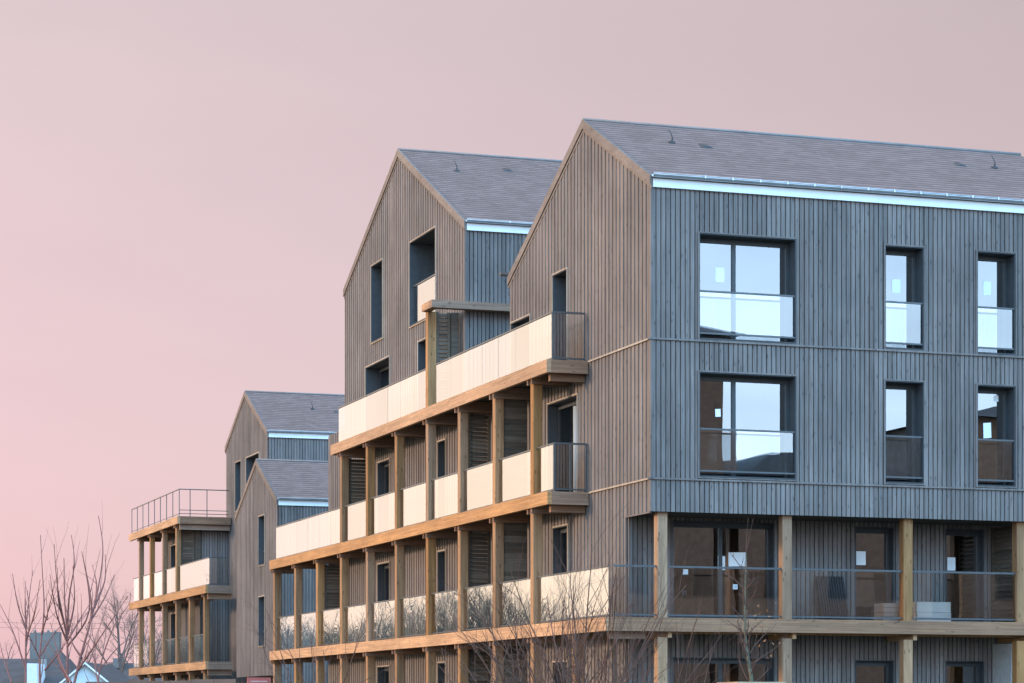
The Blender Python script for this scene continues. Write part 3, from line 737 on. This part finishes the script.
# =================================================================== HOUSES IN THE LEFT DISTANCE
def frame_at(px, d):
    """origin on the ground under a sight line, with axes across (u) and away (v) from the viewer"""
    o = at(px, HOR, d); return Vector((o.x, o.y, 0)), Vector((CA, -SA, 0)), Vector((SA, CA, 0))
def uz(py, d): return EYE + (HOR-py)*d/FPX
def loft(mb, o, u, v, pts, v0, v1, mi=0):
    """outline pts (across, height) swept from depth v0 to v1"""
    mb.prism([o + u*a + v*v0 + Vector((0,0,z)) for a, z in pts], v*(v1-v0), mi)
d = 150; k = d/FPX
o, u, v = frame_at(0, d)
t = thing('house', o + u*2 + v*4, 'dark roofed house with a wide grey chimney behind the left saplings', 'house')
z0 = -0.5
m = MB(); loft(m, o, u, v, [(-4, z0), (3.9, z0), (3.9, 2.3), (-4, 2.3)], 0.4, 9); m.build('wall', 'render_grey', t)
m = MB()
rp = [(-4.4, uz(683, d)-0.3), (4.5, uz(683, d)-0.3)]
zr = uz(657, d)
P = lambda a, dv, z: o + u*a + v*dv + Vector((0,0,z))
m.hexa([P(-4.4,0,2.2), P(4.4,0,2.2), P(4.4,9.4,2.2), P(-4.4,9.4,2.2), P(-4.4,4.4,zr), P(3.3,4.4,zr), P(3.3,5,zr), P(-4.4,5,zr)], 0, .5); rf = m.build('roof', 'far_roof', t)
m = MB(); m.hexa([P(1.0,2.4,2.4), P(4.6,2.4,2.4), P(4.6,7,2.4), P(1.0,7,2.4), P(2.55,4.3,uz(648.5,d)), P(2.75,4.3,uz(648.5,d)), P(2.75,4.9,uz(648.5,d)), P(2.55,4.9,uz(648.5,d))]); m.build('roof', 'far_roof', t)
m = MB(); loft(m, o, u, v, [(13*k, uz(656, d)-0.6), (43.5*k, uz(656, d)-0.6), (43.5*k, uz(629, d)), (13*k, uz(630, d))], 5.2, 6.0); ch = m.build('chimney', 'stack_grey', t)
for q in (17, 25, 31, 38): m = MB(); c = P(q*k, 5.6, 0); m.tube([(c.x, c.y, uz(630, d)-0.02), (c.x, c.y, uz(627, d))], [0.10, 0.08], 8); m.build('chimney_pot', 'stack_grey', ch)
m = MB(); loft(m, o, u, v, [(28*k, 2.0), (39.5*k, 2.0), (38.5*k, uz(663.5, d)), (28*k, uz(663.5, d))], -0.5, 2.0); dm = m.build('dormer', 'render_pale', t)
m = MB(); m.box(*(lambda c: (c.x-0.15, c.x+0.15, c.y-0.15, c.y+0.15))(P(34.5*k, 3.0, 0)), uz(664, d)-0.3, uz(658, d)); m.build('vent_pipe', 'brown_brick', t)

d = 128; k = d/FPX
o, u, v = frame_at(85, d)
t = thing('house', o + v*4, 'small pale house with a pointed gable, left of the far building', 'house')
zr, ze = uz(662, d), uz(683, d)-0.25
hw = 1.55
m = MB(); loft(m, o, u, v, [(-hw, -0.5), (hw-0.25, -0.5), (hw-0.25, ze+0.1), (0, zr-0.1), (-hw, ze+0.1)], 0.15, 9); m.build('wall', 'render_pale', t)
sl = (zr-ze)/hw
for s in (-1, 1):
    m = MB(); loft(m, o, u, v, [(0, zr), (s*(hw+0.15), ze-0.1), (s*(hw+0.15), ze-0.22), (0, zr-0.12)], -0.05, 9.2); m.build('roof', 'sunlit_roof' if s < 0 else 'far_roof', t)  # left slope painted as sunlit, right slope left dark
    m = MB(); loft(m, o, u, v, [(0, zr+0.01), (s*(hw+0.15), ze-0.09), (s*(hw+0.15), ze-0.2), (0, zr-0.1)], -0.10, -0.055); m.build('bargeboard', 'white_fascia', t)
d = 142; k = d/FPX
o, u, v = frame_at(112, d)
t = thing('house', o + v*4, 'dark roofed house with a small box dormer beside the far building', 'house')
P = lambda a, dv, z: o + u*a + v*dv + Vector((0,0,z))
m = MB(); loft(m, o, u, v, [(-0.9, -0.5), (5, -0.5), (5, 2.2), (-0.9, 2.2)], 0.3, 9); m.build('wall', 'render_grey', t)
m = MB(); zr = uz(661.5, d); m.hexa([P(-1.1,0,2.1), P(5.2,0,2.1), P(5.2,9.4,2.1), P(-1.1,9.4,2.1), P(-0.9,4.4,zr), P(5,4.4,zr), P(5,5,zr), P(-0.9,5,zr)]); m.build('roof', 'far_roof', t)
m = MB(); loft(m, o, u, v, [(-8*k, uz(667, d)), (0.5*k, uz(667, d)), (0.5*k, uz(657, d)), (-8*k, uz(657, d))], 3.2, 4.6); m.build('dormer', 'stack_grey', t)

# overhead cable between two poles
pa, pb = at(-60, 623, 118), at(215, 620, 124)
for q, lb in ((pa, 'wooden pole holding the thin cables above the far left roofs'), (pb, 'wooden cable pole hidden behind the far building')):
    m = MB(); m.tube([(q.x, q.y, -0.3), (q.x, q.y, q.z+0.35)], [0.13, 0.10], 8); tag(m.build('cable_pole', 'bark'), lb, 'pole')
t = thing('overhead_cable', (pa.x, pa.y, pa.z), 'pair of thin sagging cables above the far left roofs', 'cable')
for dz in (0.0, 0.24):
    pts = []
    for i in range(17):
        s_ = i/16; q = pa.lerp(pb, s_); q.z += dz - 0.35*4*s_*(1-s_); pts.append(q)
    m = MB(); m.tube(pts, [0.006]*17, 5); m.build('wire', 'cable', t)

# =================================================================== TREES AND SHRUBS
def grow(mb, p, d, length, rad, depth, rnd, seg=5, wig=0.10, up=0.03, spread=0.6, kids=3, sides=5, first=0.3, kscale=0.6, tipr=0.35):
    """one limb with its side limbs; real tapered tubes"""
    pts = [p.copy()]; rads = [rad]; dirs = []
    d = d.normalized(); step = length/seg
    for i in range(seg):
        d = (d + Vector((rnd.gauss(0, wig), rnd.gauss(0, wig), rnd.gauss(0, wig)+up))).normalized()
        p = p + d*step; pts.append(p.copy()); dirs.append(d.copy())
        rads.append(rad*(1-(1-tipr)*(i+1)/seg))
    mb.tube(pts, rads, sides, 0, rnd.random(), cap=False)
    if depth <= 0: return
    for k in range(kids):
        s = first + (1-first)*(k+rnd.random()*0.9)/kids; s = min(s, 0.98)
        i = min(int(s*seg), seg-1); f = s*seg-i
        q = pts[i].lerp(pts[i+1], f); base = dirs[i]
        ax = base.cross(Vector((rnd.gauss(0,1), rnd.gauss(0,1), rnd.gauss(0,1)))).normalized()
        nd = (base*math.cos(spread) + ax*math.sin(spread*rnd.uniform(0.7, 1.3))).normalized()
        rr = rads[i]*0.62
        grow(mb, q, nd, length*kscale*rnd.uniform(0.7, 1.15)*(1.15-0.45*s), rr, depth-1, rnd, max(3, seg-1), wig*1.1, up, spread, kids, max(3, sides-1), first, kscale, tipr)

def spline(pts, n=4):
    out = []
    P = [pts[0]] + pts + [pts[-1]]
    for i in range(1, len(P)-2):
        for j in range(n):
            t = j/n; a, b, c, d = P[i-1], P[i], P[i+1], P[i+2]
            out.append(0.5*((2*b) + (c-a)*t + (2*a-5*b+4*c-d)*t*t + (3*b-a-3*c+d)*t*t*t))
    out.append(pts[-1]); return out

def sapling(label, dist, stems, seed, r0=0.030, tw=6, mat='red_twig', group='bare saplings in the left foreground', name='sapling'):
    r0 *= 0.60; tw = 3
    """stems: sight-line polylines (first point at the lower end); each gets a depth drift so the crown is round"""
    rnd = random.Random(seed)
    bx = at(stems[0][0][0], stems[0][0][1], dist); base = Vector((bx.x, bx.y, ground_z(bx.x, bx.y)))
    t = thing(name, base, label, 'tree', group)
    crown = MB(); trunk = MB()
    for si, st in enumerate(stems):
        drift = 0 if si == 0 else rnd.uniform(-0.9, 0.9)
        pts = []
        for i, (px, py) in enumerate(st):
            pts.append(at(px, py, dist + (drift*i/(len(st)-1) if len(st) > 1 else 0)))
        if si == 0: pts = [base - Vector((0,0,0.1))] + pts
        sm = spline(pts, 5); n = len(sm)
        ra = r0 if si == 0 else r0*0.62
        rads = [max(0.0035, ra*(1-0.9*i/(n-1))) for i in range(n)]
        (trunk if si == 0 else crown).tube(sm, rads, 6 if si == 0 else 5, 0, rnd.random(), cap=False)
        for q in range(tw):
            i = rnd.randint(int(n*0.25), n-2); d = (sm[i+1]-sm[i]).normalized()
            ax = d.cross(Vector((rnd.gauss(0,1), rnd.gauss(0,1), rnd.gauss(0,1)))).normalized()
            nd = (d*0.86 + ax*0.42 + Vector((0,0,0.2))).normalized()
            grow(crown, sm[i].copy(), nd, rnd.uniform(0.2, 0.55), rads[i]*0.5, 0, rnd, 4, 0.08, 0.05, 0.5, 2, 4)
    trunk.build('trunk', mat, t); crown.build('branches', mat, t)
    return t

Z0 = lambda ox, oy, sc, pts: [(ox + a/sc, oy + b/sc) for a, b in pts]
g = lambda pts: Z0(0, 480, 3.364, pts)
sapling('leftmost bare sapling, fanning out in front of the wide grey chimney', 29,
    [g([(86,760), (87,620), (88,500), (100,380), (111,303)]), g([(88,500), (60,420), (42,315)]), g([(88,520), (84,430), (86,340)]),
     g([(88,640), (40,500), (-10,400)]), g([(87,540), (115,450), (135,335)]), g([(88,560), (100,470), (92,370)]), g([(40,683), (12,600), (-6,520)])], 11, 0.030)
sapling('tall thin bare sapling with one long upright shoot, just right of the chimney', 27,
    [g([(136,760), (134,600), (148,440), (142,300), (136,185)]), g([(134,600), (100,530), (70,470)]), g([(136,590), (180,520), (215,480)]), g([(140,520), (165,430), (186,335)]), g([(150,640), (200,580), (240,520)]), g([(146,450), (160,470), (156,400)])], 12, 0.026)
sapling('bare sapling with a stout trunk splitting into many upright shoots', 30,
    [g([(228,760), (227,640), (226,520), (217,400), (215,262)]), g([(226,530), (205,430), (190,330), (182,215)]), g([(226,520), (232,400), (250,280), (240,185)]), g([(224,540), (190,450), (168,318)]),
     g([(228,520), (250,410), (245,290)]), g([(226,560), (300,440), (275,240)]), g([(215,480), (196,400), (193,295)]), g([(228,540), (268,470), (300,420)]), g([(230,683), (190,590), (150,540)])], 13, 0.040)
sapling('bare sapling leaning right with long curved tip, tallest of the left group', 26,
    [g([(236,800), (260,640), (316,430), (346,250), (331,120)]), g([(300,480), (350,400), (385,320)]), g([(310,450), (300,360), (275,240)]), g([(275,600), (240,540), (245,480)]), g([(262,640), (330,540), (430,390)]), g([(318,430), (325,350), (310,285)]), g([(316,430), (352,340), (354,250)]), g([(240,683), (200,600), (170,480)])], 14, 0.034)
sapling('thin bare shoots right of the leaning sapling, before the big bare tree', 28,
    [g([(330,800), (335,640), (380,500), (432,420), (440,380)]), g([(335,650), (300,560), (270,540)]), g([(335,640), (400,560), (470,520)]), g([(330,683), (318,600), (330,520)])], 15, 0.022)

def bare_tree(label, px, dist, h, seed, r=0.16, kids=5, depth=4, mat='bark', group='bare trees behind the houses', spread=0.62, name='bare_tree'):
    rnd = random.Random(seed); o = at(px, HOR, dist); base = Vector((o.x, o.y, -0.1))
    t = thing(name, base, label, 'tree', group)
    tr = MB(); th = h*0.28
    tr.tube([base, base+Vector((0.05,0,th*0.5)), base+Vector((-0.03,0.05,th)), base+Vector((0.05,0,h*0.55))], [r*1.25, r, r*0.85, r*0.5], 8, 0, .5, False)
    tr.build('trunk', mat, t)
    cr = MB()
    for k in range(7):
        z = th + (h*0.3)*k/7; a = k*2.4 + rnd.random()
        el = 0.75 + 0.09*k
        d = Vector((math.cos(a)*math.cos(el), math.sin(a)*math.cos(el), math.sin(el)))
        grow(cr, base+Vector((0,0,z)), d, h*0.46*rnd.uniform(0.85, 1.1), r*0.5, depth, rnd, 5, 0.11, 0.03, spread, kids, 5, 0.25, 0.56)
    cr.build('crown', mat, t); return t
bare_tree('large bare tree with a round twiggy crown, left of the far terraced wing', 120, 138, 7.9, 21, 0.11, 5, 4)
bare_tree('bare tree half hidden behind the far galleries', 152, 150, 7.6, 22, 0.11, 4, 4)
bare_tree('low scrubby bare tree behind the small pale gable', 84, 165, 5.6, 23, 0.12, 4, 3)
bare_tree('low bare tree left of the wide grey chimney', 3, 175, 6.0, 24, 0.12, 4, 3)

def shrub(label, px, dist, h, seed, n, spread, mat='twig', r0=0.014, depth=2, kids=4, lean=0.0, name='shrub', group='bare shrubs in front of the gallery'):
    rnd = random.Random(seed); o = at(px, HOR, dist); base = Vector((o.x, o.y, ground_z(o.x, o.y)-0.05))
    t = thing(name, base, label, 'shrub', group)
    st = MB()
    for k in range(n):
        a = rnd.uniform(0, 2*math.pi); tilt = spread*math.sqrt(rnd.random())
        d = Vector((math.cos(a)*math.sin(tilt)+lean, math.sin(a)*math.sin(tilt), math.cos(tilt)))
        b = base + Vector((rnd.gauss(0, 0.12), rnd.gauss(0, 0.12), 0))
        grow(st, b, d, h*rnd.uniform(0.7, 1.12), r0*rnd.uniform(0.8, 1.3), depth, rnd, 8, 0.07, 0.0, 0.5, kids, 5, 0.35, 0.42, 0.25)
    st.build('stems', mat, t); return t
shrub('widest bare shrub, arching in front of the gallery corner', 585, 40, 3.5, 31, 26, 0.66, r0=0.018, kids=5)
shrub('bare shrub before the second gallery bay, left of the widest shrub', 535, 42, 3.2, 32, 15, 0.65, r0=0.017)
shrub('low bare shrub under the deck corner, right of the widest shrub', 640, 41, 2.8, 33, 13, 0.6, r0=0.016)
shrub('small bare shrub in front of the left gallery bays', 322, 44, 2.9, 34, 7, 0.5, r0=0.015)
shrub('thin bare shrub just right of the corner post', 686, 40, 2.45, 35, 6, 0.5, r0=0.012)
shrub('few loose bare stems before the middle gallery bays', 470, 43, 2.4, 36, 6, 0.7, r0=0.013)

def young_tree():
    rnd = random.Random(41); o = at(753, HOR, 45); base = Vector((o.x, o.y, ground_z(o.x, o.y)-0.05))
    t = thing('young_tree', base, 'slender young tree with lichened trunk and a few brown leaves behind the planter', 'tree')
    top_ = at(746, 552, 45.2)
    pts = spline([base, base.lerp(top_, 0.35)+Vector((0.05,0,0)), base.lerp(top_, 0.62)+Vector((-0.05,0.03,0)), top_], 6); n = len(pts)
    rads = [0.05*(1-i/(n-1))+0.006 for i in range(n)]
    m = MB(); m.tube(pts, rads, 8, 0, .5, False); m.build('trunk', 'lichen_bark', t)
    cr = MB(); lf = MB()
    for k in range(26):
        s = 0.42 + 0.52*k/26; i = int(s*(n-1)); a = k*2.4; el = rnd.uniform(0.5, 1.05)
        d = Vector((math.cos(a)*math.cos(el), math.sin(a)*math.cos(el), math.sin(el)))
        L = rnd.uniform(0.45, 0.95)*(1.25-0.75*s)
        grow(cr, pts[i].copy(), d, L, 0.012, 2, rnd, 5, 0.12, 0.06, 0.6, 3, 4, 0.3, 0.55)
    for k in range(2):
        grow(cr, pts[-1].copy(), Vector((rnd.gauss(0,0.06), rnd.gauss(0,0.06), 1)), 0.62, 0.006, 0, rnd, 6, 0.03, 0.02)
    cr.build('branches', 'twig', t)
    for k in range(26):
        q = base.lerp(top_, rnd.uniform(0.5, 0.8)) + Vector((rnd.uniform(0.1, 0.75), rnd.uniform(-0.4, 0.4), rnd.uniform(-0.2, 0.2)))
        a = Vector((rnd.gauss(0,1), rnd.gauss(0,1), rnd.gauss(0,1))).normalized()*0.035; b = a.cross(Vector((rnd.gauss(0,1), rnd.gauss(0,1), 1))).normalized()*0.02
        i = len(lf.v); c = a.cross(b).normalized()*0.006
        lf.v += [tuple(q-a), tuple(q+b+c), tuple(q+a), tuple(q-b+c)]; lf.face([i, i+1, i+2, i+3])
    lf.build('leaves', 'dead_leaf', t)
young_tree()

# =================================================================== WHAT THE GLASS REFLECTS
def back_house(x0, x1, y0, y1, ze, zr, label, hip=False):
    """brick houses across the street, behind the viewer"""
    z0 = -0.9
    t = thing('brick_house', ((x0+x1)/2, (y0+y1)/2, z0), label, 'house', 'houses across the street')
    m = MB(); m.prism([Vector((x0,y1,z0)), Vector((x1,y1,z0)), Vector((x1,y1,ze)), Vector(((x0+x1)/2,y1,zr-0.2)), Vector((x0,y1,ze))] if not hip else [Vector((x0,y1,z0)), Vector((x1,y1,z0)), Vector((x1,y1,ze)), Vector((x0,y1,ze))], (0, y0-y1, 0)); m.build('wall', 'brown_brick', t)
    if hip:
        m = MB(); xm = (x1-x0)*0.3; ym = (y1-y0)*0.3
        m.hexa([(x0-.4,y0-.4,ze), (x1+.4,y0-.4,ze), (x1+.4,y1+.4,ze), (x0-.4,y1+.4,ze), (x0+xm,y0+ym,zr), (x1-xm,y0+ym,zr), (x1-xm,y1-ym,zr), (x0+xm,y1-ym,zr)]); m.build('roof', 'far_roof', t)
    else:
        xc = (x0+x1)/2
        for s in (x0-0.4, x1+0.4):
            zz = ze - 0.25
            m = MB(); m.prism([Vector((xc,y1+.4,zr)), Vector((s,y1+.4,zz)), Vector((s,y1+.4,zz-0.18)), Vector((xc,y1+.4,zr-0.19))], (0, y0-y1-.8, 0)); m.build('roof', 'far_roof', t)
    for fz in (1.0, 4.0, 7.0):
        if fz+1.6 > ze: break
        for i in range(3):
            xx = x0 + (x1-x0)*(i+0.5)/3
            m = MB(); m.box(xx-0.55, xx+0.55, y1+0.01, y1+0.07, fz, fz+1.5); w_ = m.build('window', 'alu', t)
            m = MB(); m.box(xx-0.46, xx+0.46, y1+0.072, y1+0.08, fz+0.09, fz+1.41); m.build('pane', 'room', w_)
back_house(22.5, 33.2, -84, -71, 20.4, 21.8, 'tallest brown brick block across the street, flat hipped roof', True)
back_house(33.6, 44.6, -84, -71, 12.9, 14.9, 'long brown brick house between the two taller blocks across the street', True)
back_house(46.3, 62, -86, -71, 16.8, 18.0, 'broad brown brick block across the street, far right', True)
back_house(8, 22, -88, -76, 7.5, 11.0, 'wide brown brick house with low gable across the street')
back_house(-14, 2, -90, -78, 7.0, 10.5, 'brown brick house straight behind the viewer')

# hedge-like belt of bare trees beyond the left edge, one mass seen only in the gallery glass
def wood_belt():
    rnd = random.Random(51); mb = MB()
    prof = [(0, 3.2), (38, 3.7), (46, 4.1), (54, 5.4), (62, 6.0), (72, 5.7), (86, 5.0), (100, 5.4), (118, 7.6), (170, 8.2)]
    def hy(y):
        for (a, ha), (b, hb_) in zip(prof, prof[1:]):
            if a <= y <= b: return ha + (hb_-ha)*(y-a)/(b-a) + 0.55*math.sin(y*0.83)*math.sin(y*0.31+1) + 0.35*math.sin(y*1.9)
        return 6.0
    for i in range(34):
        y = 30 + i*3.7 + rnd.uniform(-2, 2); x = -15 - 0.03*(y-40) + rnd.uniform(-3, 2)
        h = hy(y)*rnd.uniform(1.05, 1.4); base = Vector((x, y, -0.1)); r = 0.06
        mb.tube([base, base+Vector((0,0,h*0.5))], [r*1.2, r*0.6], 5, 0, .5, False)
        for k in range(8):
            a = k*2.4+rnd.random(); el = 0.35+0.12*k
            d = Vector((math.cos(a)*math.cos(el), math.sin(a)*math.cos(el), math.sin(el)))
            grow(mb, base+Vector((0,0,h*(0.06+0.05*k))), d, h*0.5, r*0.6, 3, rnd, 4, 0.13, 0.03, 0.6, 4, 3, 0.2, 0.62)
    # evergreen undergrowth between the stems: a dense core with leafy edges
    y = 28.0
    while y < 165:
        xa = -16.5 - 0.03*(y-40); xb = -16.5 - 0.03*(y+0.6-40)
        ha, hb_ = hy(y)*(0.78+0.06*math.sin(y*5.1)), hy(y+0.6)*(0.78+0.06*math.sin((y+0.6)*5.1))
        mb.hexa([(xa-0.8,y,-0.2), (xa+0.6,y,-0.2), (xb+0.6,y+0.6,-0.2), (xb-0.8,y+0.6,-0.2), (xa-0.3,y,ha), (xa+0.2,y,ha), (xb+0.2,y+0.6,hb_), (xb-0.3,y+0.6,hb_)], 1)
        y += 0.6
    for k in range(42000):
        y = rnd.uniform(28, 165); x = -16.5 - 0.03*(y-40) + rnd.gauss(0, 0.9)
        top_h = hy(y)
        q = Vector((x, y, top_h*(0.55 + 0.5*rnd.random()**1.3)))
        a = Vector((rnd.gauss(0, 0.45), rnd.gauss(0, 0.45), 1)).normalized()*rnd.uniform(0.25, 0.6)
        b = a.cross(Vector((rnd.gauss(0,1), rnd.gauss(0,1), 0.2))).normalized()*rnd.uniform(0.008, 0.016); i0 = len(mb.v)
        mb.v += [tuple(q-a-b), tuple(q-a+b), tuple(q+a+b*0.3), tuple(q+a-b*0.3)]; mb.face([i0, i0+1, i0+2, i0+3], 1)
    o = mb.build('wood', ['bark', 'evergreen']); o['kind'] = 'stuff'; o['label'] = 'belt of bare trees beyond the left edge, mirrored in the gallery glass'; o['category'] = 'trees'
wood_belt()

# =================================================================== GROUND
mb = MB()
xs = [-3000, -1200, -500, -200, -100] + [-60+8*i for i in range(21)] + [160, 300, 700, 1500, 3000]
ys = [-3000, -1200, -400, -200, -120] + [-80+5*i for i in range(34)] + [120, 200, 400, 900, 3000]
for y in ys:
    for x in xs: mb.v.append((x, y, ground_z(x, y)))
W = len(xs)
for j in range(len(ys)-1):
    for i in range(W-1): mb.face([j*W+i, j*W+i+1, (j+1)*W+i+1, (j+1)*W+i], 0, .5, True)
go = mb.build('ground', 'ground'); go['kind'] = 'structure'

# =================================================================== SKY AND SUN
SUN_EL = math.radians(12.0)
sd = Vector((-0.98, 0.20, 0.0)).normalized()          # towards the sun, on the ground
w = bpy.data.worlds.new('World'); SC.world = w; w.use_nodes = True
nt = w.node_tree; nt.nodes.clear()
out = N(nt, 'ShaderNodeOutputWorld')
sky = N(nt, 'ShaderNodeTexSky', sky_type='NISHITA'); sky.sun_disc = False
sky.sun_elevation = SUN_EL; sky.sun_rotation = math.atan2(sd.x, sd.y)
sky.dust_density = 2.0
bg1 = N(nt, 'ShaderNodeBackground', Strength=0.05); lk(nt, sky.outputs[0], bg1.inputs[0])
tc = N(nt, 'ShaderNodeTexCoord'); sp = N(nt, 'ShaderNodeSeparateXYZ'); lk(nt, tc.outputs['Generated'], sp.inputs[0])
X, Y, Z = sp.outputs
fx = math_(nt, 'ADD', math_(nt, 'MULTIPLY', X, CA), math_(nt, 'MULTIPLY', Y, -SA))
fy = math_(nt, 'ADD', math_(nt, 'MULTIPLY', X, SA), math_(nt, 'MULTIPLY', Y, CA))
az = math_(nt, 'MULTIPLY_ADD', math_(nt, 'ARCTAN2', fx, fy), 1/(2*math.pi), 0.5)   # 0.5 = straight ahead, 0.25 = left
el = math_(nt, 'MULTIPLY', math_(nt, 'ARCSINE', Z), 2/math.pi)                       # 0 horizon .. 1 zenith
A = lambda deg: 0.5 + deg/360.0
K = 7.0
sc = lambda c: tuple(x/K for x in c)
pink_lo, pink_hi = (0.765, 0.46, 0.525), (0.69, 0.505, 0.49)
cream = (2.35, 1.88, 1.50); blue_lo = (3.0, 3.4, 3.8); blue_hi = (2.2, 3.1, 4.1)
hor = ramp(nt, az, [(0.0, sc(blue_lo)), (A(-150), sc((1.6, 1.9, 2.2))), (A(-112), sc((1.0, 0.88, 0.8))), (A(-62), sc((1.1, 0.88, 0.75))), (A(-46), sc(cream)), (A(-38), sc(cream)), (A(-29), sc((1.55, 1.18, 1.12))), (A(-20), sc((1.1, 0.76, 0.72))), (A(-12), sc(pink_lo)), (A(0), sc((0.68, 0.46, 0.485))), (A(12), sc((0.58, 0.41, 0.425))), (A(60), sc((0.6, 0.55, 0.65))), (A(110), sc((1.8, 2.5, 3.3))), (1.0, sc(blue_lo))])
midr = ramp(nt, az, [(0.0, sc(blue_hi)), (A(-150), sc((1.3, 1.7, 2.2))), (A(-112), sc((0.85, 0.8, 0.8))), (A(-62), sc((1.0, 0.82, 0.74))), (A(-46), sc((2.1, 1.66, 1.36))), (A(-38), sc((2.1, 1.66, 1.36))), (A(-29), sc((1.3, 1.0, 0.95))), (A(-20), sc((0.8, 0.61, 0.62))), (A(-13), sc(pink_hi)), (A(0), sc((0.60, 0.44, 0.44))), (A(12), sc((0.505, 0.36, 0.355))), (A(70), sc((0.55, 0.58, 0.68))), (A(115), sc((1.6, 2.5, 3.6))), (1.0, sc(blue_hi))])
highr = ramp(nt, az, [(0.0, sc((1.9, 4.3, 7.0))), (A(-150), sc((1.1, 1.9, 2.9))), (A(-115), sc((0.8, 0.85, 0.95))), (A(-34), sc((0.85, 0.75, 0.74))), (A(-14), sc((0.62, 0.52, 0.55))), (A(14), sc((0.62, 0.52, 0.55))), (A(80), sc((0.7, 0.9, 1.2))), (A(115), sc((1.7, 3.8, 6.2))), (1.0, sc((1.9, 4.3, 7.0)))])
f1 = ramp(nt, el, [(0.0, 0.0), (0.045, 0.12), (0.17, 1.0)], 'LINEAR')
low_ = mixc(nt, f1.outputs[0], hor.outputs[0], midr.outputs[0])
fh = ramp(nt, el, [(0.14, 0.0), (0.34, 1.0)], 'EASE')
low_ = mixc(nt, fh.outputs[0], low_, highr.outputs[0])
f2 = ramp(nt, el, [(0.5, 0.0), (0.85, 1.0)], 'EASE')
col = mixc(nt, f2.outputs[0], low_, sc((1.0, 0.95, 1.0)))
bg2 = N(nt, 'ShaderNodeBackground', Strength=K); cn = N(nt, 'ShaderNodeTexNoise', Scale=1.0, Detail=5.0, Roughness=0.55)
cm = N(nt, 'ShaderNodeMapping'); cm.inputs['Scale'].default_value = (8.0, 8.0, 26.0); lk(nt, tc.outputs['Generated'], cm.inputs['Vector']); lk(nt, cm.outputs[0], cn.inputs['Vector'])
amp = ramp(nt, math_(nt, 'MULTIPLY_ADD', fy, -0.5, 0.5), [(0.2, 0.10), (0.6, 0.75)])
cf = math_(nt, 'ADD', 1.0, math_(nt, 'MULTIPLY', math_(nt, 'SUBTRACT', cn.outputs['Fac'], 0.5), amp.outputs[0]))
col = mixc(nt, 1.0, col, cf, 'MULTIPLY')
lk(nt, col, bg2.inputs[0])
ad = N(nt, 'ShaderNodeAddShader'); lk(nt, bg1.outputs[0], ad.inputs[0]); lk(nt, bg2.outputs[0], ad.inputs[1])
lk(nt, ad.outputs[0], out.inputs[0])

L = bpy.data.lights.new('sun', 'SUN'); L.energy = 3.3; L.angle = math.radians(6); L.color = (1.0, 0.73, 0.55)
so = bpy.data.objects.new('sun', L); COL.objects.link(so)
dirv = Vector((sd.x*math.cos(SUN_EL), sd.y*math.cos(SUN_EL), math.sin(SUN_EL)))
so.rotation_euler = dirv.to_track_quat('Z', 'Y').to_euler(); so.location = (-40, 10, 30)

# =================================================================== CAMERA
cd = bpy.data.cameras.new('camera'); co = bpy.data.objects.new('camera', cd); COL.objects.link(co)
co.location = CAM; co.rotation_euler = (math.pi/2, 0, -YAW)
cd.sensor_width = 36; cd.lens = FPX/1024*36; cd.shift_y = (HOR-341.5)/1024; cd.clip_end = 8000; cd.clip_start = 0.1
SC.camera = co
SC.view_settings.view_transform = 'Standard'; SC.view_settings.look = 'None'; SC.view_settings.exposure = 0; SC.view_settings.gamma = 1
SC.render.engine = 'CYCLES'
SC.cycles.max_bounces = 10; SC.cycles.transparent_max_bounces = 24; SC.cycles.glossy_bounces = 5
